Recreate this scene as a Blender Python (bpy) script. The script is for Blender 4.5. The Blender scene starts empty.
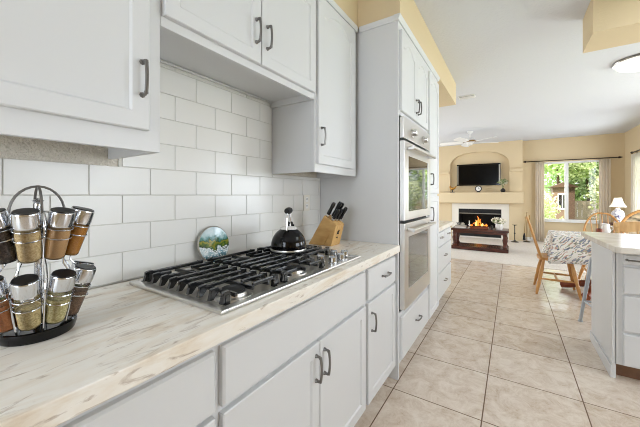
import bpy, bmesh, math, random
from mathutils import Vector, Matrix
PI = math.pi
random.seed(11)
scene = bpy.context.scene
C = scene.collection

# ------------------------------------------------------------------ camera
CAM_Z = 1.25
cam_data = bpy.data.cameras.new('camera')
cam = bpy.data.objects.new('camera', cam_data)
C.objects.link(cam)
cam.location = (0, 0, CAM_Z)
cam.rotation_euler = (math.radians(90), 0, math.radians(32.97))
cam_data.sensor_width = 36.0
cam_data.lens = 296.0 / 640.0 * 36.0
cam_data.shift_y = -(213.5 - 195.0) / 640.0
cam_data.clip_start = 0.02
cam_data.clip_end = 200
scene.camera = cam

# ------------------------------------------------------------------ world, sun, large lights, exposure
world = bpy.data.worlds.new('sky')
scene.world = world
world.use_nodes = True
wn = world.node_tree
wn.nodes.clear()
w_out = wn.nodes.new('ShaderNodeOutputWorld')
w_bg = wn.nodes.new('ShaderNodeBackground')
w_bg.inputs['Color'].default_value = (0.86, 0.93, 1.0, 1)
w_bg.inputs['Strength'].default_value = 5.5
wn.links.new(w_bg.outputs[0], w_out.inputs[0])


def sun(energy, rot):
    d = bpy.data.lights.new('sun', 'SUN')
    d.energy = energy
    d.angle = math.radians(1.5)
    d.color = (1.0, 0.95, 0.86)
    o = bpy.data.objects.new('sun', d)
    o.rotation_euler = rot
    C.objects.link(o)


def area(name, loc, direction, sx, sy, energy, color=(1, 1, 1)):
    d = bpy.data.lights.new(name, 'AREA')
    d.shape = 'RECTANGLE'
    d.size, d.size_y = sx, sy
    d.energy = energy
    d.color = color
    o = bpy.data.objects.new(name, d)
    o.location = loc
    o.rotation_euler = Vector(direction).to_track_quat('-Z', 'Y').to_euler()
    C.objects.link(o)
    return o


sun(10.0, (math.radians(42), 0, math.radians(-12)))
DAY = (0.81, 0.91, 1.03)
area('daylight_sliding_door', (3.3, 5.3, 1.15), (-1, -0.2, 0.0), 1.9, 2.0, 100, DAY)
area('fill_kitchen_right', (3.3, 2.1, 1.45), (-1, 0.2, 0.0), 2.0, 1.3, 30, DAY)  # added fill for the tiles and cabinet fronts, at an invented window
area('fill_behind_camera', (-0.5, -1.9, 1.6), (0.03, 1, -0.08), 1.1, 1.4, 42, DAY)  # added fill for the tower side; the back wall has no window
area('fill_living_left', (-3.35, 7.4, 1.3), (1, 0, 0), 2.6, 2.0, 80, DAY)  # added fill for the far wall; the left wall is closed
area('daylight_living_right_window', (2.02, 8.25, 1.3), (-1, 0, 0), 1.4, 1.5, 39, DAY)
area('fill_kitchen_overhead', (1.4, 2.2, 2.68), (0, 0, -1), 1.4, 1.0, 14, (0.86, 0.94, 1.0))  # added overhead fill, out of view and without a fixture
scene.view_settings.view_transform = 'Standard'
scene.view_settings.look = 'None'
scene.view_settings.gamma = 1.0
scene.view_settings.use_curve_mapping = False
scene.view_settings.exposure = 0.02
scene.cycles.filter_width = 1.0


# ------------------------------------------------------------------ materials
def srgb(hexs):
    v = [int(hexs[i:i + 2], 16) / 255 for i in (0, 2, 4)]
    return tuple((c / 12.92 if c <= 0.04045 else ((c + 0.055) / 1.055) ** 2.4) for c in v) + (1,)


def mat(name, color, rough=0.5, metal=0.0, spec=None, coat=0.0, bump=None, mottle=None, emit=None):
    m = bpy.data.materials.new(name)
    m.use_nodes = True
    n, l = m.node_tree.nodes, m.node_tree.links
    b = n['Principled BSDF']
    col = srgb(color) if isinstance(color, str) else color
    b.inputs['Base Color'].default_value = col
    b.inputs['Roughness'].default_value = rough
    b.inputs['Metallic'].default_value = metal
    if spec is not None:
        b.inputs['Specular IOR Level'].default_value = spec
    b.inputs['Coat Weight'].default_value = coat
    if bump or mottle:
        tc = n.new('ShaderNodeTexCoord')
    if bump:
        sc, st = bump
        nz = n.new('ShaderNodeTexNoise')
        nz.inputs['Scale'].default_value = sc
        nz.inputs['Detail'].default_value = 3
        l.new(tc.outputs['Object'], nz.inputs['Vector'])
        bp = n.new('ShaderNodeBump')
        bp.inputs['Strength'].default_value = st
        bp.inputs['Distance'].default_value = 0.01
        l.new(nz.outputs['Fac'], bp.inputs['Height'])
        l.new(bp.outputs['Normal'], b.inputs['Normal'])
    if mottle:
        sc, c2, stretch = mottle
        mp = n.new('ShaderNodeMapping')
        mp.inputs['Scale'].default_value = stretch
        l.new(tc.outputs['Object'], mp.inputs['Vector'])
        nz = n.new('ShaderNodeTexNoise')
        nz.inputs['Scale'].default_value = sc
        nz.inputs['Detail'].default_value = 5
        l.new(mp.outputs[0], nz.inputs['Vector'])
        rp = n.new('ShaderNodeValToRGB')
        rp.color_ramp.elements[0].position = 0.36
        rp.color_ramp.elements[1].position = 0.64
        rp.color_ramp.elements[0].color = col
        rp.color_ramp.elements[1].color = srgb(c2)
        l.new(nz.outputs['Fac'], rp.inputs['Fac'])
        l.new(rp.outputs['Color'], b.inputs['Base Color'])
    if emit:
        b.inputs['Emission Color'].default_value = srgb(emit[0])
        b.inputs['Emission Strength'].default_value = emit[1]
    return m


def glass_mat(name, tint=(1, 1, 1, 1), gloss=0.12):
    m = bpy.data.materials.new(name)
    m.use_nodes = True
    n, l = m.node_tree.nodes, m.node_tree.links
    n.remove(n['Principled BSDF'])
    t = n.new('ShaderNodeBsdfTransparent')
    t.inputs['Color'].default_value = tint
    g = n.new('ShaderNodeBsdfGlossy')
    g.inputs['Roughness'].default_value = 0.03
    mx = n.new('ShaderNodeMixShader')
    fr = n.new('ShaderNodeFresnel')
    fr.inputs['IOR'].default_value = 1.0 + gloss * 4
    l.new(fr.outputs[0], mx.inputs[0])
    l.new(t.outputs[0], mx.inputs[1])
    l.new(g.outputs[0], mx.inputs[2])
    l.new(mx.outputs[0], n['Material Output'].inputs[0])
    return m


def ramp(n, stops):
    r = n.new('ShaderNodeValToRGB')
    cr = r.color_ramp
    cr.elements[0].position, cr.elements[0].color = stops[0][0], srgb(stops[0][1])
    cr.elements[1].position, cr.elements[1].color = stops[-1][0], srgb(stops[-1][1])
    for p, c in stops[1:-1]:
        e = cr.elements.new(p)
        e.color = srgb(c)
    return r


M = {}
M['cabinet'] = mat('cabinet white paint', 'DADADA', 0.38)
M['cabinet_inside'] = mat('grey vent backing', '8F8C86', 0.7)  # plain mid grey behind the vent louvres
M['wall_tan'] = mat('tan wall paint', 'DCC7A2', 0.85, bump=(60, 0.25))
M['wall_beige'] = mat('textured beige wall', 'DCD5C8', 0.8, bump=(85, 1.0))
M['ceiling'] = mat('white ceiling', 'D6D6D8', 0.9, bump=(45, 0.35))
M['white_trim'] = mat('white trim', 'F0EEEA', 0.4)
M['pewter'] = mat('dark pewter', '7C7975', 0.38, 0.8)
M['nickel'] = mat('brushed nickel', 'A9A6A0', 0.3, 1.0)
M['steel'] = mat('stainless steel', 'D8D6D2', 0.3, 1.0)
M['steel_dark'] = mat('stainless pan', 'BBB6AC', 0.36, 0.6)
M['chrome'] = mat('chrome', 'DADCE0', 0.13, 1.0)
M['iron'] = mat('cast iron', '101113', 0.26, spec=0.9)
M['black_gloss'] = mat('black enamel', '050506', 0.08, spec=0.35)
M['black_plastic'] = mat('black plastic', '0D0D0F', 0.35)
M['black_matte'] = mat('black matte', '0A0A0A', 0.7)
M['oven_glass'] = mat('dark oven glass', '171513', 0.04, spec=0.8, coat=0.6)
M['screen'] = mat('black screen', '020203', 0.18, spec=0.15)
M['grout'] = mat('tile grout', 'D6D3CB', 0.9)
M['tile'] = mat('glazed white tile', 'E6E4DF', 0.27, bump=(6, 0.012))
M['plate_white'] = mat('white plastic', 'E9E3D6', 0.4)
M['oak'] = mat('golden oak', 'B98246', 0.4, mottle=(6, 'D09C5C', (6, 6, 1)))
M['oak_pale'] = mat('pale oak', 'C99A62', 0.45, mottle=(6, 'DDB47C', (6, 6, 1)))
M['knife_wood'] = mat('knife block wood', 'C99A5B', 0.5, mottle=(9, 'DBB272', (1, 8, 3)))
M['redwood'] = mat('reddish brown wood', '7A3A22', 0.4, mottle=(5, '8E4A2C', (1, 1, 4)))
M['darkwood'] = mat('dark brown wood', '40211A', 0.25, mottle=(5, '582C20', (1, 6, 6)))
M['hearth'] = mat('white hearth tile', 'EDE6DA', 0.5)
M['flame'] = mat('flame', 'FF8A20', 0.6, emit=('F58A34', 1.3))
M['flame_core'] = mat('flame core', 'FFE08A', 0.6, emit=('FFC76E', 1.7))
M['bark'] = mat('bark', '4A3524', 0.9)
M['log'] = mat('charred log', '2A1C14', 0.9)
M['brass'] = mat('antique brass', '9A7A45', 0.35, 0.9)
M['gold'] = mat('gold ornament', 'B8873A', 0.35, 0.7)
M['curtain'] = mat('beige curtain', 'DDD0BC', 0.9)
M['sheer'] = mat('sheer white curtain', 'F4EEE4', 0.9)
def sheer_mat(name='sheer white curtain', c1='F4EEE4', c2='F6F2EA', f=0.55):
    m = bpy.data.materials.new(name)
    m.use_nodes = True
    n, l = m.node_tree.nodes, m.node_tree.links
    b = n['Principled BSDF']
    b.inputs['Base Color'].default_value = srgb(c1)
    b.inputs['Roughness'].default_value = 0.9
    t = n.new('ShaderNodeBsdfTranslucent')
    t.inputs['Color'].default_value = srgb(c2)
    mx = n.new('ShaderNodeMixShader')
    mx.inputs[0].default_value = f
    l.new(b.outputs[0], mx.inputs[1])
    l.new(t.outputs[0], mx.inputs[2])
    l.new(mx.outputs[0], n['Material Output'].inputs[0])
    return m


M['sheer'] = sheer_mat()
M['curtain'] = sheer_mat('beige curtain', 'E9DFCF', 'F0E4D0', 0.45)
M['shade'] = mat('lamp shade', 'F3EDE0', 0.9, emit=('FFF2DC', 0.25))
M['rod'] = mat('dark bronze rod', '3A2A22', 0.4, 0.6)
M['stool_metal'] = mat('painted grey metal', 'A9ADB2', 0.35, 0.5)
M['glow'] = mat('lamp glass', 'FFFFFF', 0.3, emit=('FFF8EE', 0.55))
M['pot'] = mat('dark vase', '241E1C', 0.3)
M['white_ceramic'] = mat('white ceramic', 'EEEAE4', 0.25)
M['petal'] = mat('cream petals', 'F2EAD6', 0.7)
M['leaf_in'] = mat('sage leaves', '8A9A62', 0.7)
M['leaf_a'] = mat('bright leaves', 'B4C886', 0.6)
M['leaf_b'] = mat('mid leaves', '94AC70', 0.6)
M['leaf_c'] = mat('pale leaves', 'D0DAA4', 0.6)
M['fence'] = mat('weathered fence', 'A39382', 0.9)
M['lawn'] = mat('lawn', '8FA35C', 0.95)
M['shed'] = mat('brown shed boards', '6A5444', 0.8)
M['book'] = mat('book cover', 'B9B2A6', 0.6)
M['red'] = mat('dull red', '8A2F22', 0.5)
M['fabric_floral'] = mat('leaf pattern upholstery', 'CDB896', 0.9, mottle=(11, '4B4434', (1, 1, 2)))
M['toe'] = mat('brown toe board', '6B4A35', 0.6, mottle=(8, '8A6548', (1, 1, 1)))
M['glass'] = glass_mat('clear glass')
M['pane'] = glass_mat('window glass', gloss=0.09)
M['screen_mesh'] = glass_mat('insect screen', (0.62, 0.60, 0.60, 1), 0.02)


def laminate():
    m = bpy.data.materials.new('streaked cream laminate')
    m.use_nodes = True
    n, l = m.node_tree.nodes, m.node_tree.links
    b = n['Principled BSDF']
    b.inputs['Roughness'].default_value = 0.28
    tc = n.new('ShaderNodeTexCoord')
    mp = n.new('ShaderNodeMapping')
    mp.inputs['Rotation'].default_value = (0, 0, math.radians(14))
    mp.inputs['Scale'].default_value = (5.5, 1.2, 5.5)
    l.new(tc.outputs['Object'], mp.inputs['Vector'])
    a = n.new('ShaderNodeTexNoise')
    a.inputs['Scale'].default_value = 2.2
    a.inputs['Detail'].default_value = 7
    a.inputs['Roughness'].default_value = 0.6
    a.inputs['Distortion'].default_value = 1.3
    l.new(mp.outputs[0], a.inputs['Vector'])
    r1 = ramp(n, [(0.28, 'CFB89C'), (0.40, 'E8DBC8'), (0.54, 'F5EFE5'), (0.75, 'EBDFCE')])
    l.new(a.outputs['Fac'], r1.inputs['Fac'])
    v = n.new('ShaderNodeTexNoise')
    v.inputs['Scale'].default_value = 3.4
    v.inputs['Detail'].default_value = 6
    v.inputs['Roughness'].default_value = 0.62
    v.inputs['Distortion'].default_value = 1.6
    mp2 = n.new('ShaderNodeMapping')
    mp2.inputs['Rotation'].default_value = (0, 0, math.radians(9))
    mp2.inputs['Scale'].default_value = (8.5, 2.0, 8.5)
    mp2.inputs['Location'].default_value = (3.3, 1.7, 0)
    l.new(tc.outputs['Object'], mp2.inputs['Vector'])
    l.new(mp2.outputs[0], v.inputs['Vector'])
    r2 = n.new('ShaderNodeValToRGB')
    r2.color_ramp.elements[0].position = 0.575
    r2.color_ramp.elements[0].color = (0, 0, 0, 1)
    r2.color_ramp.elements[1].position = 0.70
    r2.color_ramp.elements[1].color = (0.65, 0.65, 0.65, 1)
    l.new(v.outputs['Fac'], r2.inputs['Fac'])
    mx = n.new('ShaderNodeMixRGB')
    mx.inputs['Color2'].default_value = srgb('9A7E60')
    l.new(r2.outputs['Color'], mx.inputs['Fac'])
    l.new(r1.outputs['Color'], mx.inputs['Color1'])
    l.new(mx.outputs[0], b.inputs['Base Color'])
    return m


def floor_tile():
    m = bpy.data.materials.new('beige floor tile')
    m.use_nodes = True
    n, l = m.node_tree.nodes, m.node_tree.links
    b = n['Principled BSDF']
    tc = n.new('ShaderNodeTexCoord')
    mp = n.new('ShaderNodeMapping')
    mp.inputs['Location'].default_value = (0.643 + 0.502 * 20, -1.863 + 0.502 * 20, 0)
    l.new(tc.outputs['Object'], mp.inputs['Vector'])
    br = n.new('ShaderNodeTexBrick')
    br.offset = 0.0
    br.inputs['Scale'].default_value = 1.0
    br.inputs['Brick Width'].default_value = 0.502
    br.inputs['Row Height'].default_value = 0.502
    br.inputs['Mortar Size'].default_value = 0.0034
    br.inputs['Mortar Smooth'].default_value = 0.1
    br.inputs['Color1'].default_value = (0.42, 0.42, 0.42, 1)
    br.inputs['Color2'].default_value = (0.58, 0.58, 0.58, 1)
    l.new(mp.outputs[0], br.inputs['Vector'])
    nz = n.new('ShaderNodeTexNoise')
    nz.inputs['Scale'].default_value = 8.0
    nz.inputs['Detail'].default_value = 14
    nz.inputs['Roughness'].default_value = 0.82
    nz.inputs['Distortion'].default_value = 0.6
    l.new(tc.outputs['Object'], nz.inputs['Vector'])
    add = n.new('ShaderNodeMixRGB')
    add.blend_type = 'OVERLAY'
    add.inputs['Fac'].default_value = 0.5
    l.new(nz.outputs['Fac'], add.inputs['Color1'])
    l.new(br.outputs['Color'], add.inputs['Color2'])
    r = ramp(n, [(0.30, 'AC917A'), (0.42, 'CEBAA6'), (0.55, 'DFD0C0'), (0.70, 'EADED1')])
    l.new(add.outputs[0], r.inputs['Fac'])
    mx = n.new('ShaderNodeMixRGB')
    mx.inputs['Color2'].default_value = srgb('6E5540')
    l.new(br.outputs['Fac'], mx.inputs['Fac'])
    l.new(r.outputs['Color'], mx.inputs['Color1'])
    l.new(mx.outputs[0], b.inputs['Base Color'])
    rr = n.new('ShaderNodeMapRange')
    rr.inputs['To Min'].default_value = 0.22
    rr.inputs['To Max'].default_value = 0.8
    l.new(br.outputs['Fac'], rr.inputs['Value'])
    l.new(rr.outputs[0], b.inputs['Roughness'])
    bp = n.new('ShaderNodeBump')
    bp.invert = True
    bp.inputs['Strength'].default_value = 0.3
    bp.inputs['Distance'].default_value = 0.003
    l.new(br.outputs['Fac'], bp.inputs['Height'])
    l.new(bp.outputs['Normal'], b.inputs['Normal'])
    return m


def spice(name, c1, c2, scale=260):
    return mat('spice ' + name, c1, 0.9, mottle=(scale, c2, (1, 1, 1)))


def cloth_print():
    m = bpy.data.materials.new('brush stroke print cloth')
    m.use_nodes = True
    n, l = m.node_tree.nodes, m.node_tree.links
    b = n['Principled BSDF']
    b.inputs['Roughness'].default_value = 0.85
    tc = n.new('ShaderNodeTexCoord')
    mp = n.new('ShaderNodeMapping')
    mp0 = n.new('ShaderNodeMapping')
    mp0.inputs['Rotation'].default_value = (0, math.radians(40), math.radians(-35))
    mp.inputs['Scale'].default_value = (18, 48, 100)
    l.new(tc.outputs['Object'], mp0.inputs['Vector'])
    nzd = n.new('ShaderNodeTexNoise')
    nzd.inputs['Scale'].default_value = 7
    l.new(tc.outputs['Object'], nzd.inputs['Vector'])
    vm = n.new('ShaderNodeVectorMath')
    vm.operation = 'MULTIPLY_ADD'
    vm.inputs[1].default_value = (0.10, 0.10, 0.10)
    l.new(nzd.outputs['Color'], vm.inputs[0])
    l.new(mp0.outputs[0], vm.inputs[2])
    l.new(vm.outputs[0], mp.inputs['Vector'])
    vo = n.new('ShaderNodeTexVoronoi')
    vo.inputs['Scale'].default_value = 1.0
    vo.inputs['Randomness'].default_value = 1.0
    l.new(mp.outputs[0], vo.inputs['Vector'])
    sep = n.new('ShaderNodeSeparateColor')
    l.new(vo.outputs['Color'], sep.inputs[0])
    r = ramp(n, [(0.0, 'F0ECE6'), (0.40, 'EDE8E0'), (0.41, '8C93A4'), (0.54, '6C6F80'), (0.55, 'C9A99A'),
                 (0.66, 'B98E80'), (0.67, 'A9AE98'), (0.78, '8A8478'), (0.79, 'F2EEE8'), (1.0, 'DAD3CC')])
    r.color_ramp.interpolation = 'CONSTANT'
    l.new(sep.outputs[0], r.inputs['Fac'])
    l.new(r.outputs['Color'], b.inputs['Base Color'])
    return m


def plate_picture():
    m = bpy.data.materials.new('painted landscape plate')
    m.use_nodes = True
    n, l = m.node_tree.nodes, m.node_tree.links
    b = n['Principled BSDF']
    b.inputs['Roughness'].default_value = 0.1
    tc = n.new('ShaderNodeTexCoord')
    sp = n.new('ShaderNodeSeparateXYZ')
    l.new(tc.outputs['Object'], sp.inputs[0])
    nz = n.new('ShaderNodeTexNoise')
    nz.inputs['Scale'].default_value = 32
    nz.inputs['Detail'].default_value = 3
    l.new(tc.outputs['Object'], nz.inputs['Vector'])
    ad = n.new('ShaderNodeMath')
    ad.operation = 'MULTIPLY_ADD'
    ad.inputs[1].default_value = 0.10
    l.new(nz.outputs['Fac'], ad.inputs[0])
    l.new(sp.outputs['Z'], ad.inputs[2])
    mr = n.new('ShaderNodeMapRange')
    mr.inputs['From Min'].default_value = -0.035
    mr.inputs['From Max'].default_value = 0.135
    l.new(ad.outputs[0], mr.inputs['Value'])
    r = ramp(n, [(0.0, '2F4858'), (0.22, '7FA7B4'), (0.34, 'E6EEF0'), (0.40, '2F4A36'), (0.48, '5F7A30'),
                 (0.54, 'A39A3C'), (0.60, '3A6444'), (0.68, '6A9E9E'), (0.78, 'B4D0D2'), (1.0, 'D6E3E6')])
    l.new(mr.outputs[0], r.inputs['Fac'])
    vo = n.new('ShaderNodeTexVoronoi')
    vo.inputs['Scale'].default_value = 95
    l.new(tc.outputs['Object'], vo.inputs['Vector'])
    dots = n.new('ShaderNodeMath')
    dots.operation = 'LESS_THAN'
    dots.inputs[1].default_value = 0.38
    l.new(vo.outputs['Distance'], dots.inputs[0])
    low = n.new('ShaderNodeMath')
    low.operation = 'LESS_THAN'
    low.inputs[1].default_value = -0.012
    l.new(sp.outputs['Z'], low.inputs[0])
    mu = n.new('ShaderNodeMath')
    mu.operation = 'MULTIPLY'
    l.new(dots.outputs[0], mu.inputs[0])
    l.new(low.outputs[0], mu.inputs[1])
    mx = n.new('ShaderNodeMixRGB')
    mx.inputs['Color2'].default_value = srgb('EEF3F5')
    l.new(mu.outputs[0], mx.inputs['Fac'])
    l.new(r.outputs['Color'], mx.inputs['Color1'])
    l.new(mx.outputs[0], b.inputs['Base Color'])
    return m


M['laminate'] = laminate()
M['floor'] = floor_tile()
M['carpet'] = mat('off white carpet', 'D4C9BC', 0.95, bump=(300, 0.6), mottle=(30, 'DED4C8', (1, 1, 1)))
M['cloth'] = cloth_print()
M['plate'] = plate_picture()
M['ginger'] = mat('flower painted porcelain', 'EDE8E2', 0.2, mottle=(28, '5A5470', (1, 1, 1)))
M['island_top'] = mat('pale stone counter', 'DDD3C4', 0.22, mottle=(5, 'EFE9E0', (1, 4, 1)))


# ------------------------------------------------------------------ builders
def wm(o):
    m = o.matrix_basis.copy()
    p = o.parent
    while p is not None:
        m = p.matrix_basis @ m
        p = p.parent
    return m


def tag(o, label=None, cat=None, group=None, kind=None):
    if label:
        o['label'] = label
    if cat:
        o['category'] = cat
    if group:
        o['group'] = group
    if kind:
        o['kind'] = kind
    return o


def thing(name, label, cat, loc=(0, 0, 0), rotz=0.0, group=None):
    o = bpy.data.objects.new(name, None)
    o.empty_display_size = 0.05
    C.objects.link(o)
    o.location = loc
    o.rotation_euler = (0, 0, rotz)
    return tag(o, label, cat, group)


class MB:
    def __init__(self):
        self.bm = bmesh.new()
        self.mats = []
        self.cur = 0

    def use(self, m):
        if m not in self.mats:
            self.mats.append(m)
        self.cur = self.mats.index(m)
        return self

    def _merge(self, t, mtx=None):
        if mtx is not None:
            t.transform(mtx)
        for f in t.faces:
            f.material_index = self.cur
        me = bpy.data.meshes.new('tmp')
        t.to_mesh(me)
        t.free()
        self.bm.from_mesh(me)
        bpy.data.meshes.remove(me)

    def box(self, x0, x1, y0, y1, z0, z1, b=0.0, seg=2, mtx=None):
        t = bmesh.new()
        bmesh.ops.create_cube(t, size=1)
        for v in t.verts:
            v.co = Vector(((x0 + x1) / 2 + v.co.x * (x1 - x0), (y0 + y1) / 2 + v.co.y * (y1 - y0), (z0 + z1) / 2 + v.co.z * (z1 - z0)))
        if b > 0:
            b = min(b, 0.49 * min(abs(x1 - x0), abs(y1 - y0), abs(z1 - z0)))
            bmesh.ops.bevel(t, geom=list(t.edges), offset=b, segments=seg, profile=0.5, affect='EDGES')
        self._merge(t, mtx)
        return self

    def lathe(self, prof, c=(0, 0, 0), n=24, mtx=None, cap=True):
        """prof: list of (r, z)."""
        t = bmesh.new()
        rings = []
        for r, z in prof:
            rings.append([t.verts.new((c[0] + r * math.cos(2 * PI * k / n), c[1] + r * math.sin(2 * PI * k / n), c[2] + z)) for k in range(n)])
        for a, b in zip(rings[:-1], rings[1:]):
            for k in range(n):
                t.faces.new((a[k], a[(k + 1) % n], b[(k + 1) % n], b[k]))
        if cap:
            if prof[0][0] > 1e-5:
                t.faces.new(list(reversed(rings[0])))
            if prof[-1][0] > 1e-5:
                t.faces.new(rings[-1])
        bmesh.ops.remove_doubles(t, verts=t.verts, dist=1e-6)
        bmesh.ops.recalc_face_normals(t, faces=t.faces)
        self._merge(t, mtx)
        return self

    def tube(self, path, r, n=8, closed=False, mtx=None):
        """r may be a number or a list (taper)."""
        pts = [Vector(p) for p in path]
        rs = r if isinstance(r, (list, tuple)) else [r] * len(pts)
        t = bmesh.new()
        rings = []
        m = len(pts)
        up = None
        for i, p in enumerate(pts):
            if closed:
                d = pts[(i + 1) % m] - pts[(i - 1) % m]
            else:
                d = pts[min(i + 1, m - 1)] - pts[max(i - 1, 0)]
            d.normalize()
            if up is None:
                up = Vector((0, 0, 1)) if abs(d.z) < 0.9 else Vector((1, 0, 0))
            a = d.cross(up)
            if a.length < 1e-4:
                a = d.cross(Vector((0.3, 1, 0.2)))
            a.normalize()
            bb = a.cross(d).normalized()
            up = bb
            rings.append([t.verts.new(p + (a * math.cos(2 * PI * k / n) + bb * math.sin(2 * PI * k / n)) * rs[i]) for k in range(n)])
        prs = list(zip(rings[:-1], rings[1:]))
        if closed:
            prs.append((rings[-1], rings[0]))
        for a, b in prs:
            for k in range(n):
                t.faces.new((a[k], a[(k + 1) % n], b[(k + 1) % n], b[k]))
        if not closed:
            t.faces.new(list(reversed(rings[0])))
            t.faces.new(rings[-1])
        bmesh.ops.recalc_face_normals(t, faces=t.faces)
        self._merge(t, mtx)
        return self

    def prism(self, poly, fn, d0, d1, b=0.0):
        """poly: (a, b) list; fn(a, b, d) -> point; extruded from d0 to d1."""
        t = bmesh.new()
        A = [t.verts.new(fn(p[0], p[1], d0)) for p in poly]
        B = [t.verts.new(fn(p[0], p[1], d1)) for p in poly]
        n = len(poly)
        t.faces.new(A)
        t.faces.new(list(reversed(B)))
        for k in range(n):
            t.faces.new((A[k], B[k], B[(k + 1) % n], A[(k + 1) % n]))
        bmesh.ops.recalc_face_normals(t, faces=t.faces)
        if b > 0:
            bmesh.ops.bevel(t, geom=list(t.edges), offset=b, segments=2, profile=0.5, affect='EDGES')
        self._merge(t)
        return self

    def ball(self, c, r, sc=(1, 1, 1), sub=2, mtx=None):
        t = bmesh.new()
        bmesh.ops.create_icosphere(t, subdivisions=sub, radius=1)
        for v in t.verts:
            v.co = Vector((c[0] + v.co.x * r * sc[0], c[1] + v.co.y * r * sc[1], c[2] + v.co.z * r * sc[2]))
        self._merge(t, mtx)
        return self

    def faces(self, verts, faces):
        t = bmesh.new()
        vs = [t.verts.new(v) for v in verts]
        for f in faces:
            t.faces.new([vs[i] for i in f])
        self._merge(t)
        return self

    def build(self, name, material, parent=None, label=None, angle=35, origin=True):
        me = bpy.data.meshes.new(name)
        self.bm.to_mesh(me)
        self.bm.free()
        mats = self.mats or [material]
        for m in mats:
            me.materials.append(m)
        me.polygons.foreach_set('use_smooth', [True] * len(me.polygons))
        me.set_sharp_from_angle(angle=math.radians(angle))
        o = bpy.data.objects.new(name, me)
        C.objects.link(o)
        wnm = o.modifiers.new('weighted_normals', 'WEIGHTED_NORMAL')
        wnm.keep_sharp = True
        wnm.weight = 80
        if parent is not None:
            me.transform(wm(parent).inverted())
            o.parent = parent
        elif origin and len(me.vertices):
            xs = [v.co for v in me.vertices]
            lo = [min(v[i] for v in xs) for i in range(3)]
            hi = [max(v[i] for v in xs) for i in range(3)]
            c = Vector(((lo[0] + hi[0]) / 2, (lo[1] + hi[1]) / 2, lo[2]))
            me.transform(Matrix.Translation(-c))
            o.location = c
        if label:
            o['label'] = label
        return o


def struct(name, mb, m, parent=None, origin=False):
    o = mb.build(name, m, parent, origin=origin)
    if parent is None:
        o['kind'] = 'structure'
    return o


def dup(root, loc, rotz=None, label=None, group=None):
    r = root.copy()
    C.objects.link(r)
    r.location = loc
    if rotz is not None:
        r.rotation_euler = (0, 0, rotz)
    if label:
        r['label'] = label
    if group:
        r['group'] = group
    for ch in list(root.children):
        c = ch.copy()
        C.objects.link(c)
        c.parent = r
        for g in list(ch.children):
            d = g.copy()
            C.objects.link(d)
            d.parent = c
    return r


# face mappings: (a along width, b up, d out of the face)
def face_px(x):
    return lambda a, b, d: Vector((x + d, a, b))        # cabinets on the left wall, facing +X


def face_ny(y):
    return lambda a, b, d: Vector((a, y - d, b))        # island, facing -Y


def panel_loop(a0, a1, b0, b1, arch, n=12):
    """closed loop counter-clockwise from bottom-left, with an optional cathedral arch at the top."""
    pts = [(a0, b0), (a1, b0)]
    if arch <= 0:
        return pts + [(a1, b1), (a0, b1)]
    w = a1 - a0
    s = 0.13 * w
    pts.append((a1, b1 - arch))
    pts.append((a1 - s, b1 - arch))
    for k in range(1, n):
        u = k / n
        x = a1 - s - (w - 2 * s) * u
        pts.append((x, b1 - arch + arch * math.sin(PI * u) ** 0.8))
    pts.append((a0 + s, b1 - arch))
    pts.append((a0, b1 - arch))
    return pts


def door_mesh(mb, fn, a0, a1, b0, b1, th=0.02, frame=0.052, arch=0.0, depth=0.007, raised=True):
    """slab door with a sunk panel; built as real geometry."""
    t = bmesh.new()
    e = 0.003
    V = lambda p, d: t.verts.new(fn(p[0], p[1], d))
    rect = [(a0, b0), (a1, b0), (a1, b1), (a0, b1)]
    ins = [(a0 + e, b0 + e), (a1 - e, b0 + e), (a1 - e, b1 - e), (a0 + e, b1 - e)]
    back = [V(p, 0) for p in rect]
    side = [V(p, th - e) for p in rect]
    out = [V(p, th) for p in ins]
    f = frame
    L0 = panel_loop(a0 + f, a1 - f, b0 + f, b1 - f, arch)
    L1 = panel_loop(a0 + f + 0.006, a1 - f - 0.006, b0 + f + 0.006, b1 - f - 0.006, arch)
    l0 = [V(p, th) for p in L0]
    l1 = [V(p, th - depth) for p in L1]
    t.faces.new(list(reversed(back)))
    for k in range(4):
        j = (k + 1) % 4
        t.faces.new((back[k], back[j], side[j], side[k]))
        t.faces.new((side[k], side[j], out[j], out[k]))
    t.faces.new((out[0], out[1], l0[1], l0[0]))
    t.faces.new((out[1], out[2], l0[2], l0[1]))
    t.faces.new([out[2], out[3]] + list(reversed(l0[2:])))
    t.faces.new((out[3], out[0], l0[0], l0[-1]))
    n = len(l0)
    for k in range(n):
        j = (k + 1) % n
        t.faces.new((l0[k], l0[j], l1[j], l1[k]))
    if raised:
        g = 0.03
        L2 = panel_loop(a0 + f + 0.006 + g, a1 - f - 0.006 - g, b0 + f + 0.006 + g, b1 - f - 0.006 - g, arch)
        l2 = [V(p, th - depth + 0.004) for p in L2]
        for k in range(n):
            j = (k + 1) % n
            t.faces.new((l1[k], l1[j], l2[j], l2[k]))
        t.faces.new(l2)
    else:
        t.faces.new(l1)
    bmesh.ops.recalc_face_normals(t, faces=t.faces)
    mb._merge(t)
    return mb


def slab_front(mb, fn, a0, a1, b0, b1, th=0.02):
    t = bmesh.new()
    e = 0.006
    rect = [(a0, b0), (a1, b0), (a1, b1), (a0, b1)]
    ins = [(a0 + e, b0 + e), (a1 - e, b0 + e), (a1 - e, b1 - e), (a0 + e, b1 - e)]
    back = [t.verts.new(fn(p[0], p[1], 0)) for p in rect]
    side = [t.verts.new(fn(p[0], p[1], th - e)) for p in rect]
    out = [t.verts.new(fn(p[0], p[1], th)) for p in ins]
    t.faces.new(list(reversed(back)))
    t.faces.new(out)
    for k in range(4):
        j = (k + 1) % 4
        t.faces.new((back[k], back[j], side[j], side[k]))
        t.faces.new((side[k], side[j], out[j], out[k]))
    bmesh.ops.recalc_face_normals(t, faces=t.faces)
    mb._merge(t)
    return mb


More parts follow.
